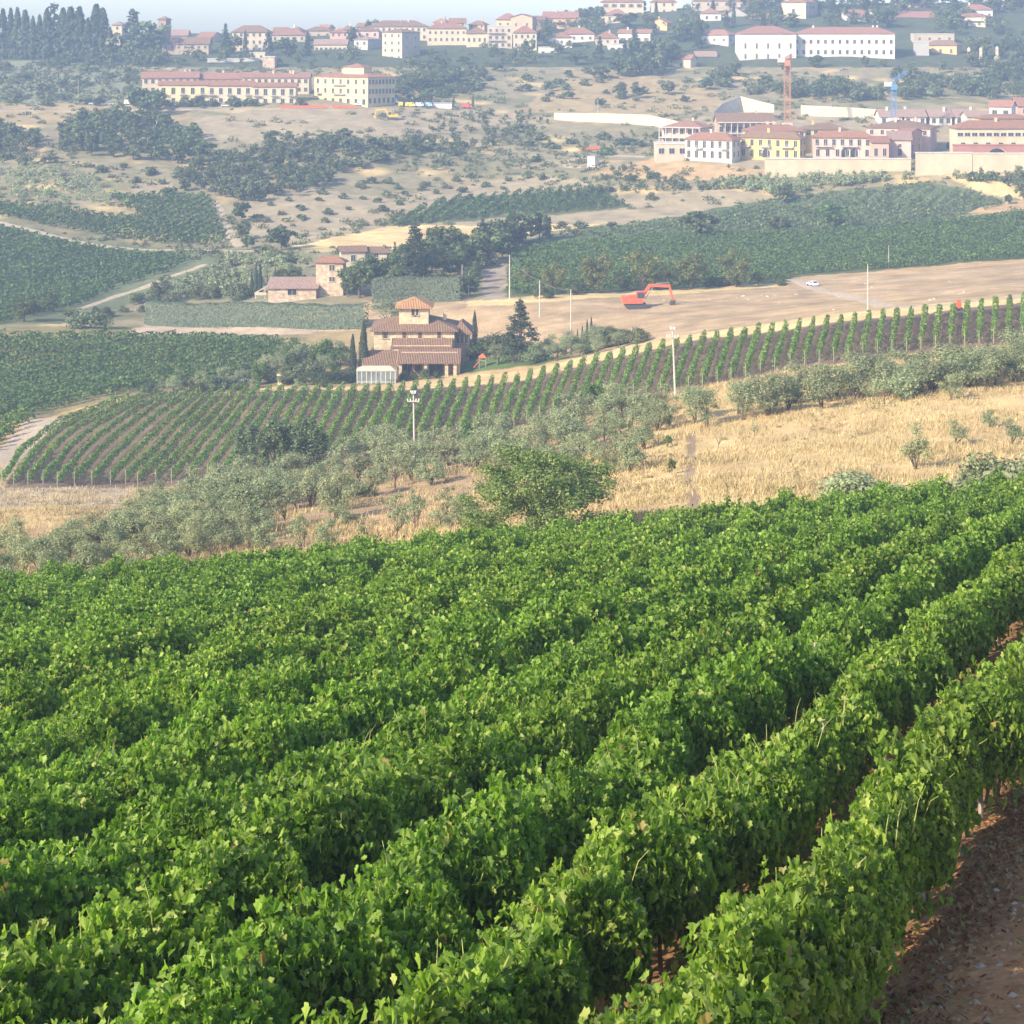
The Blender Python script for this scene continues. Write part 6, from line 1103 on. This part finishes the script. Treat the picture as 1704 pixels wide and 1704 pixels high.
wood_mass([(205,110),(240,96),(420,96),(600,90),(660,98),(660,112),(520,116),(420,112),(240,112)], 90, (3.5, 7), 'dark woodland behind the long row of houses', 64, F_WOOD)
wood_mass([(100,108),(110,98),(205,98),(205,112)], 26, (4, 8), 'dark undergrowth at the foot of the cypress line', 65, F_WOOD)
wood_mass([(-90,250),(-90,215),(0,212),(48,218),(62,245),(40,258)], 26, (3.5, 6.5), 'dark thicket at the left edge of the hillside', 66, F_WOOD)
wood_mass([(330,268),(450,244),(560,234),(650,246),(760,236),(880,216),(900,232),(760,256),(600,274),(540,314),(420,338),(310,322),(290,290)], 200, (2.5, 5.5), 'dense scrub belt running across the middle of the far hillside', 67, F_WOOD)
wood_mass([(880,56),(905,44),(1000,44),(1130,40),(1130,70),(1090,90),(1000,88),(900,90)], 60, (4, 7), 'trees filling the gaps between the white hilltop houses', 68, F_WOOD)

wood_mass([(-90,176),(-90,108),(0,108),(110,106),(225,112),(232,140),(226,172)], 330, (1.8, 4.2), 'mixed scrub and small trees covering the slope under the cypress line', 69, F_SCRUB, 70)
wood_mass([(-90,335),(-90,268),(0,270),(130,288),(190,316),(215,345),(120,345),(0,330)], 200, (1.5, 3.0), 'pale olive scrub on the far left hill', 70, F_OLIVE, 60)
wood_mass([(1180,312),(1260,292),(1530,284),(1560,296),(1400,312),(1290,328)], 170, (1.8, 3.4), 'grey-green olive thicket below the retaining walls', 71, F_OLIVE, 80)
wood_mass([(940,320),(1000,282),(1180,280),(1280,282),(1280,300),(1180,316),(1090,330)], 80, (1.5, 3.0), 'scattered scrub on the dry bank left of the retaining walls', 72, F_SCRUB, 60)
wood_mass([(660,290),(700,262),(880,226),(1080,226),(1090,258),(960,262),(900,285),(760,292)], 190, (1.2, 2.8), 'patches of scrub on the slope left of the new terraces', 73, F_SCRUB, 60)
wood_mass([(230,500),(330,462),(390,432),(500,432),(520,446),(420,484),(330,500)], 110, (1.8, 3.4), 'grey olive thicket left of the stone farmhouse', 74, F_OLIVE, 90)
wood_mass([(1590,300),(1610,275),(1850,270),(1850,312),(1700,318)], 60, (1.8, 3.8), 'green scrub below the walls at the right edge', 75, F_SCRUB, 80)
wood_mass([(700,225),(730,196),(880,188),(920,206),(900,226)], 70, (1.5, 3.2), 'scrub at the right end of the bare slope', 76, F_WOOD, 70)
# ================= MACHINES, POLES, VEHICLES =================
RED = plain('orange_red_paint', (.56, .13, .065), .45, .08, 2, grime=.15); YEL = plain('yellow_paint', (.72, .45, .05), .45, .1, 2, grime=.2); DARKM = plain('dark_metal', (.06, .06, .065), .6, .2, 4); RUST = plain('rusty_orange_paint', (.48, .20, .10), .7, .12, 2); BLUEP = plain('blue_paint', (.10, .24, .45), .6, .1, 2); RUB = plain('rubber', (.03, .03, .03), .85, .1, 4); GLS = plain('car_glass', (.05, .06, .08), .1, .2, 1, spec=.8)
def excavator(u, v, wpx, mat, label, flip=1):
    x, y, z = ground(u, v); s = wpx * y / F / 9.4; r = empty('excavator', (x, y, z), R(4), 1); r.scale = (s * flip, s, s); tag(r, label, 'excavator')
    tk = MB()
    for q in (-1.15, 1.15):
        P = [(-1.8, .25), (-2.05, .5), (-1.8, .85), (1.8, .85), (2.05, .5), (1.8, .25), (1.5, .02), (-1.5, .02)]; n = len(P); tk.poly([(a, q - .3, b) for a, b in P] + [(a, q + .3, b) for a, b in P], [tuple(range(n)), tuple(range(2 * n - 1, n - 1, -1))] + [(i, i + n, (i + 1) % n + n, (i + 1) % n) for i in range(n)], 0)
        link('track', MB().poly([(a, q - .3, b) for a, b in P] + [(a, q + .3, b) for a, b in P], [tuple(range(n)), tuple(range(2 * n - 1, n - 1, -1))] + [(i, i + n, (i + 1) % n + n, (i + 1) % n) for i in range(n)]).mesh('track', [DARKM]), r)
    b = MB().box(-2.3, 1.1, -1.35, 1.35, 1.0, 1.95).box(-2.5, -1.2, -1.25, 1.25, 1.15, 2.15).box(-1.15, .3, .1, 1.3, 1.95, 2.25); link('body', b.mesh('body', [mat]), r); link('undercarriage', MB().box(-1.2, 1.2, -.85, .85, .35, 1.0).mesh('undercarriage', [DARKM]), r)
    cb = link('cab', MB().box(.05, 1.45, -1.3, -.15, 1.95, 3.0, 0).box(0, 1.5, -1.35, -.1, 3.0, 3.12, 1).box(-.02, .12, -1.36, -1.28, 1.95, 3.0, 1).box(1.38, 1.5, -1.36, -1.28, 1.95, 3.0, 1).mesh('cab', [GLS, mat]), r)
    link('boom', MB().beam((1.0, .3, 1.7), (2.6, .3, 4.1), .42, .55).beam((2.5, .3, 4.05), (6.2, .3, 3.85), .40, .5).mesh('boom', [mat]), r); link('arm', MB().beam((6.0, .3, 4.15), (6.75, .3, 1.3), .34, .42).mesh('arm', [mat]), r)
    link('hydraulic_cylinder', MB().beam((1.7, .3, 1.6), (3.1, .3, 3.7), .14).beam((3.6, .3, 4.35), (6.1, .3, 4.45), .13).mesh('hydraulic_cylinder', [METAL]), r)
    link('bucket', MB().poly([(6.4, -.3, 1.3), (7.1, -.3, 1.35), (7.0, -.3, .35), (6.5, -.3, .1), (6.1, -.3, .55), (6.4, .9, 1.3), (7.1, .9, 1.35), (7.0, .9, .35), (6.5, .9, .1), (6.1, .9, .55)], [(4, 3, 2, 1, 0), (5, 6, 7, 8, 9), (0, 5, 9, 4), (4, 9, 8, 3), (3, 8, 7, 2), (0, 1, 6, 5)]).mesh('bucket', [mat if flip < 0 else DARKM]), r)
excavator(1058, 513, 88, RED, 'orange-red excavator with outstretched boom on the brown field')
excavator(652, 199, 40, YEL, 'small yellow excavator on the bare slope below the yellow block', flip=-1)
def car(u, v, wpx, col, label, rz=0, van=False, name='parked_car', ymin=107.0):
    x, y, z = ground(u, v, ymin); L_, h = (4.2, 1.45) if not van else (5.2, 2.3); s = min(max(wpx * y / F / max(abs(math.cos(rz)) * L_ + abs(math.sin(rz)) * 1.75, 1), .7), 1.25); r = empty(name, (x, y, z + .06), rz); r.scale = (s,) * 3; tag(r, label, 'van' if van else 'car'); paint = plain('paint_%s' % '_'.join('%02d' % int(c * 99) for c in col), col, .3, .03, 1, spec=.6)
    if van: pr = [(-2.55, .35), (2.5, .35), (2.6, .9), (2.35, 1.25), (1.75, 2.2), (-2.5, 2.3)]
    else: pr = [(-2.1, .35), (2.05, .35), (2.1, .75), (1.15, .93), (.45, 1.42), (-1.15, 1.45), (-1.9, 1.0), (-2.12, .9)]
    n = len(pr); m = MB().poly([(a, -.85, b) for a, b in pr] + [(a, .85, b) for a, b in pr], [tuple(range(n)), tuple(range(2 * n - 1, n - 1, -1))] + [(i, i + n, (i + 1) % n + n, (i + 1) % n) for i in range(n)]); link('body', m.mesh('body', [paint]), r)
    g = MB()
    if van: g.poly([(2.36, -.75, 1.3), (1.82, -.7, 2.12), (1.82, .7, 2.12), (2.36, .75, 1.3)], [(0, 3, 2, 1)]); g.box(.9, 1.7, -.87, .87, 1.3, 1.9)
    else: g.box(-1.25, .55, -.865, .865, .98, 1.32); g.poly([(-1.92, -.7, 1.05), (-1.25, -.65, 1.42), (-1.25, .65, 1.42), (-1.92, .7, 1.05)], [(0, 1, 2, 3)]); g.poly([(1.15, -.7, .99), (.52, -.65, 1.42), (.52, .65, 1.42), (1.15, .7, .99)], [(0, 3, 2, 1)])
    link('car_window', g.mesh('car_window', [GLS]), r)
    for a in (-1.3, 1.3):
        for b in (-.82, .82): link('wheel', MB().tube([(a, b - .1, .32), (a, b + .1, .32)], .32, 12).mesh('wheel', [RUB]), r)
car(1352, 476, 17, (.72, .74, .80), 'pale silver car driving on the gravel road in the brown field', R(110), name='silver_car')
car(901, 489, 14, (.10, .22, .30), 'dark blue car half hidden under the roadside trees', R(10)); car(399, 636, 16, (.60, .62, .68), 'light grey car parked above the tilled vineyard', R(20))
for i, (u, v, c, l, vn) in enumerate(((182, 175, (.78, .78, .78), 'white pickup-like car on the hillside road, left of two white ones', 0), (215, 174, (.8, .8, .8), 'white van on the hillside road left of the long row of houses', 1), (155, 175, (.25, .42, .55), 'small pale blue car on the hillside road at the left', 0), (262, 177, (.7, .7, .72), 'white car at the left foot of the long row of houses', 0), (655, 172, (.8, .8, .8), 'white van parked right of the yellow block', 1), (671, 177, (.75, .55, .10), 'yellow van parked right of the yellow block, left one', 1), (683, 178, (.75, .55, .10), 'yellow van parked right of the yellow block, right one', 1), (697, 178, (.7, .75, .8), 'pale van right of the two yellow ones', 1), (712, 178, (.40, .58, .75), 'light blue van beside the young cypresses', 1), (777, 180, (.60, .10, .08), 'red van on the slope between two young cypresses', 1), (597, 176, (.75, .75, .75), 'white car in front of the yellow block', 0), (375, 178, (.6, .6, .62), 'silver car in front of the long row of houses', 0), (1612, 262, (.12, .12, .14), 'dark car on the terrace behind the right retaining wall', 0))):
    if u == 1612: continue
    car(u, v, 10, c, l, R(5 if i % 2 else -8), bool(vn), ymin=560)
house('container', 'container', 'long white container right of the light blue van', 719, 752, 180, 172, wall='white', roof=METAL, kind='flat', depth=2.4, Y=652, below=.5)
# red playhouse with slide, field machine, fences
x, y, z = ground(797, 613); r = empty('playground_slide', (x, y, z)); tag(r, 'red play slide with small roof on the villa lawn', 'slide')
link('slide', MB().beam((-.9, 0, .15), (.3, 0, 1.5), .6, .1).mesh('slide', [RED]), r); link('roof', MB().poly([(-.1, -.7, 1.9), (1.3, -.7, 1.9), (1.3, .7, 1.9), (-.1, .7, 1.9), (.6, 0, 2.6)], [(0, 1, 4), (1, 2, 4), (2, 3, 4), (3, 0, 4), (3, 2, 1, 0)]).mesh('roof', [RED]), r)
link('frame', MB().box(0, .1, -.6, -.5, 0, 1.9).box(1.1, 1.2, -.6, -.5, 0, 1.9).box(0, .1, .5, .6, 0, 1.9).box(1.1, 1.2, .5, .6, 0, 1.9).box(.1, 1.1, -.5, .5, 1.35, 1.45).mesh('frame', [POSTM]), r)
x, y, z = ground(1595, 517); r = empty('compactor', (x, y, z)); r.scale = (.7, .7, .8); tag(r, 'small red machine standing between the right-hand vine rows and the field', 'machine')
link('body', MB().box(-.5, .5, -.5, .5, .5, 1.5).box(-.35, .35, -.45, .3, 1.5, 2.0).mesh('body', [RED]), r); [link('wheel', MB().tube([(q, -.6, .35), (q, .6, .35)], .35, 12).mesh('wheel', [DARKM]), r) for q in (-.5, .5)]
def barrier(u0, u1, v, label):
    x0, y0, z0 = ground(u0, v, 560); x1, y1, z1 = ground(u1, v, 560); r = empty('barrier_fence', (x0, y0, z0)); tag(r, label, 'fence'); d = (x1 - x0, y1 - y0, z1 - z0)
    link('mesh_panel', MB().beam((0, 0, .75), (d[0], d[1], d[2] + .75), .04, .9).mesh('mesh_panel', [RED]), r)
    for i in range(6): link('post', MB().box(-.05, .05, -.05, .05, -.4, 1.3).mesh('post', [POSTM]), r, (d[0] * i / 5, d[1] * i / 5, d[2] * i / 5))
barrier(465, 545, 181, 'red mesh barrier fence below the row of houses, left one'); barrier(552, 592, 181, 'red mesh barrier fence below the yellow block'); 
def barrier2():
    x0, y0, z0 = ground(965, 253); r = empty('barrier_fence', (x0, y0, z0)); tag(r, 'red mesh fence by the scrub left of the unfinished block', 'fence'); link('mesh_panel', MB().beam((0, 0, .8), (8, .5, 1.6), .04, .9).mesh('mesh_panel', [RED]), r)
    for i in range(3): link('post', MB().box(-.05, .05, -.05, .05, -.6, 1.4).mesh('post', [POSTM]), r, (8 * i / 2, .25 * i, .4 * i))
barrier2()
# poles
POLE = plain('pale_pole', (.50, .46, .40), .85, .12, 4)
def pole(u, vt, vb, label, arms=0, lean=0.0, Y=None, w_=.13):
    if Y is None: x, y, z = ground(u, vb)
    else: x, y = (u - CU) * Y / F, Y; z = float(H(x, y))
    z = -(vb - VH) * y / F if Y else z; h = (vb - vt) * y / F; r = empty('utility_pole', (x, y, z)); tag(r, label, 'pole'); dx = lean * y / F
    link('post', MB().tube([(0, 0, -1.5), (0, 0, 0), (dx, 0, h)], [w_, w_, w_ * .62], 8).mesh('post', [POLE]), r)
    for j in range(arms):
        zz = h - .25 - j * .9 if arms > 1 else h - .6; aw = (.28, .68)[j]; m = MB().box(dx - aw, dx + aw, -.26, -.14, zz - .06, zz + .06, 0); link('crossarm', m.mesh('crossarm', [POLE]), r)
        for q in (-1, -.5, .5, 1): link('insulator', MB().tube([(0, 0, 0), (0, 0, .1), (0, 0, .22)], [.04, .075, .05], 6).mesh('insulator', [WHITEP]), r, (dx + aw * q * .93, -.2, zz + .06))
    return (x + dx, y, z + h)
pole(690, 650, 778, 'tall pole with white insulators rising from the olive grove, left one', 2, -2); pole(1124, 544, 667, 'tall pole with white insulators beside the golden grass', 2, -5)
pA = pole(848, 424, 497, 'pole at the left edge of the green vineyard, tallest of three'); pB = pole(898, 467, 528, 'thin grey pole on the brown field, middle of three'); pC = pole(950, 482, 553, 'pale pole on the brown field left of the excavator')
pole(1444, 440, 521, 'thin pole between the gravel road and the vine rows', 0, 0, w_=.10); pole(1479, 408, 445, 'faint thin pole in the green vineyard', 0, w_=.08, Y=400); pole(769, 440, 492, 'thin grey pole right of the square hedge, left of two', 0, w_=.09); pole(780, 454, 494, 'short grey pole right of the square hedge', 0, w_=.09)
pole(995, 165, 188, 'white post with lamp above the long retaining wall', 0, w_=.12); pole(130, 130, 172, 'slender lamp post on the left hillside road', 0, w_=.09)
def wire(a, b, sag, label):
    a, b = np.array(a), np.array(b); P = [a + (b - a) * t - np.array((0, 0, sag * 4 * t * (1 - t))) for t in np.linspace(0, 1, 14)]; o = P[0]; tag(MB().tube([p - o for p in P], .022, 4).build('overhead_wire', [METAL], None, tuple(o)), label, 'wire')
wire(pA, pB, .8, 'sagging wire from the tallest pole to the thin grey pole'); wire(pB, pC, .5, 'sagging wire between the thin grey pole and the pale pole')
# stone pillar and rocks
x, y, z = ground(466, 640); tag(MB().box(-.35, .35, -.35, .35, -.5, 1.5).box(-.5, .5, -.5, .5, 1.5, 1.75).build('gate_pillar', [STUC['cream']], None, (x, y, z)), 'pale square gate pillar left of the villa hedge', 'pillar')
def rock_mesh(sd):
    rg = np.random.default_rng(sd); import bmesh
    bm = bmesh.new(); bmesh.ops.create_icosphere(bm, subdivisions=2, radius=1)
    for v in bm.verts: v.co = v.co * (1 + .28 * math.sin(v.co.x * 3 + sd) * math.cos(v.co.y * 4 + sd) + rg.uniform(-.08, .08)); v.co.z *= .62
    me = bpy.data.meshes.new('rock'); bm.to_mesh(me); bm.free(); me.materials.append(plain('rock_stone', (.40, .32, .23), .9, .2, 2, bump=.4)); return me
RK = [rock_mesh(i) for i in range(4)]
rk = [(1182, 498), (1237, 493), (1246, 499), (1268, 492), (1278, 494), (1290, 492), (1308, 493), (1297, 504), (1325, 490), (1441, 473), (1452, 478), (1470, 477), (1580, 469), (1598, 489), (1605, 486), (1555, 498), (1548, 500), (1432, 466), (1388, 516), (1226, 496), (1105, 500), (1098, 497)]
for i, (u, v) in enumerate(sorted(rk)):
    x, y, z = ground(u, v); s = .2 + .25 * ((i * 37) % 10) / 10; o = link('rock', RK[i % 4], None, (x, y, z), i * 1.3, (s, s, s)); tag(o, f'pale rock lying on the brown field, {nth(i + 1)} from the left', 'rock', 'pale rocks on the brown field')
# cranes
def lattice(m, a, b, w_, n, r=.07):
    a, b = np.array(a, float), np.array(b, float); d = b - a; L_ = np.linalg.norm(d); d /= L_; x = np.cross(d, (0, 1, 0)); x = x / (np.linalg.norm(x) or 1); yv = np.cross(d, x); cs = [(x * i + yv * j) * w_ / 2 for i, j in ((-1, -1), (1, -1), (1, 1), (-1, 1))]
    for c in cs: m.beam(a + c, b + c, r * 2)
    for i in range(n):
        p, q = a + d * L_ * i / n, a + d * L_ * (i + 1) / n
        for k in range(4): m.beam(p + cs[k], q + cs[(k + 1) % 4], r)
        for k in range(4): m.beam(p + cs[k], p + cs[(k + 1) % 4], r)
def crane(u, vb, vt, mat, jib, label, Y, w_):
    k = Y / F; x = (u - CU) * k; z = -(vb - VH) * k; h = (vb - vt) * k; r = empty('tower_crane', (x, Y, z)); tag(r, label, 'crane')
    m = MB(); lattice(m, (0, 0, -1), (0, 0, h), w_, max(6, int(h / w_)), .07); link('mast', m.mesh('mast', [mat]), r)
    (a, b), (c, d) = jib; m = MB(); lattice(m, ((a - u) * k, 0, (vt - b) * k + h), ((c - u) * k, 6, (vt - d) * k + h), .9, 14, .055); link('jib', m.mesh('jib', [mat]), r)
    link('cab', MB().box(-.9, .9, -1.1, .9, h - 1.9, h, 0).mesh('cab', [mat]), r); link('counterweight', MB().box(-1.2, 1.2, -.7, .7, 0, 1.6).mesh('counterweight', [CONC]), r, ((a - u) * k * .7, 0, h - .8)); link('base', MB().box(-1.6, 1.6, -1.6, 1.6, -1.5, .8).mesh('base', [CONC]), r)
crane(1310, 208, 100, RUST, ((1296, 105), (1322, 92)), 'tall rust-orange tower crane seen end-on before the white building', 610, 1.9)
crane(1487, 200, 140, BLUEP, ((1474, 141), (1516, 121)), 'blue tower crane with jib pointing up to the right', 600, 1.5)
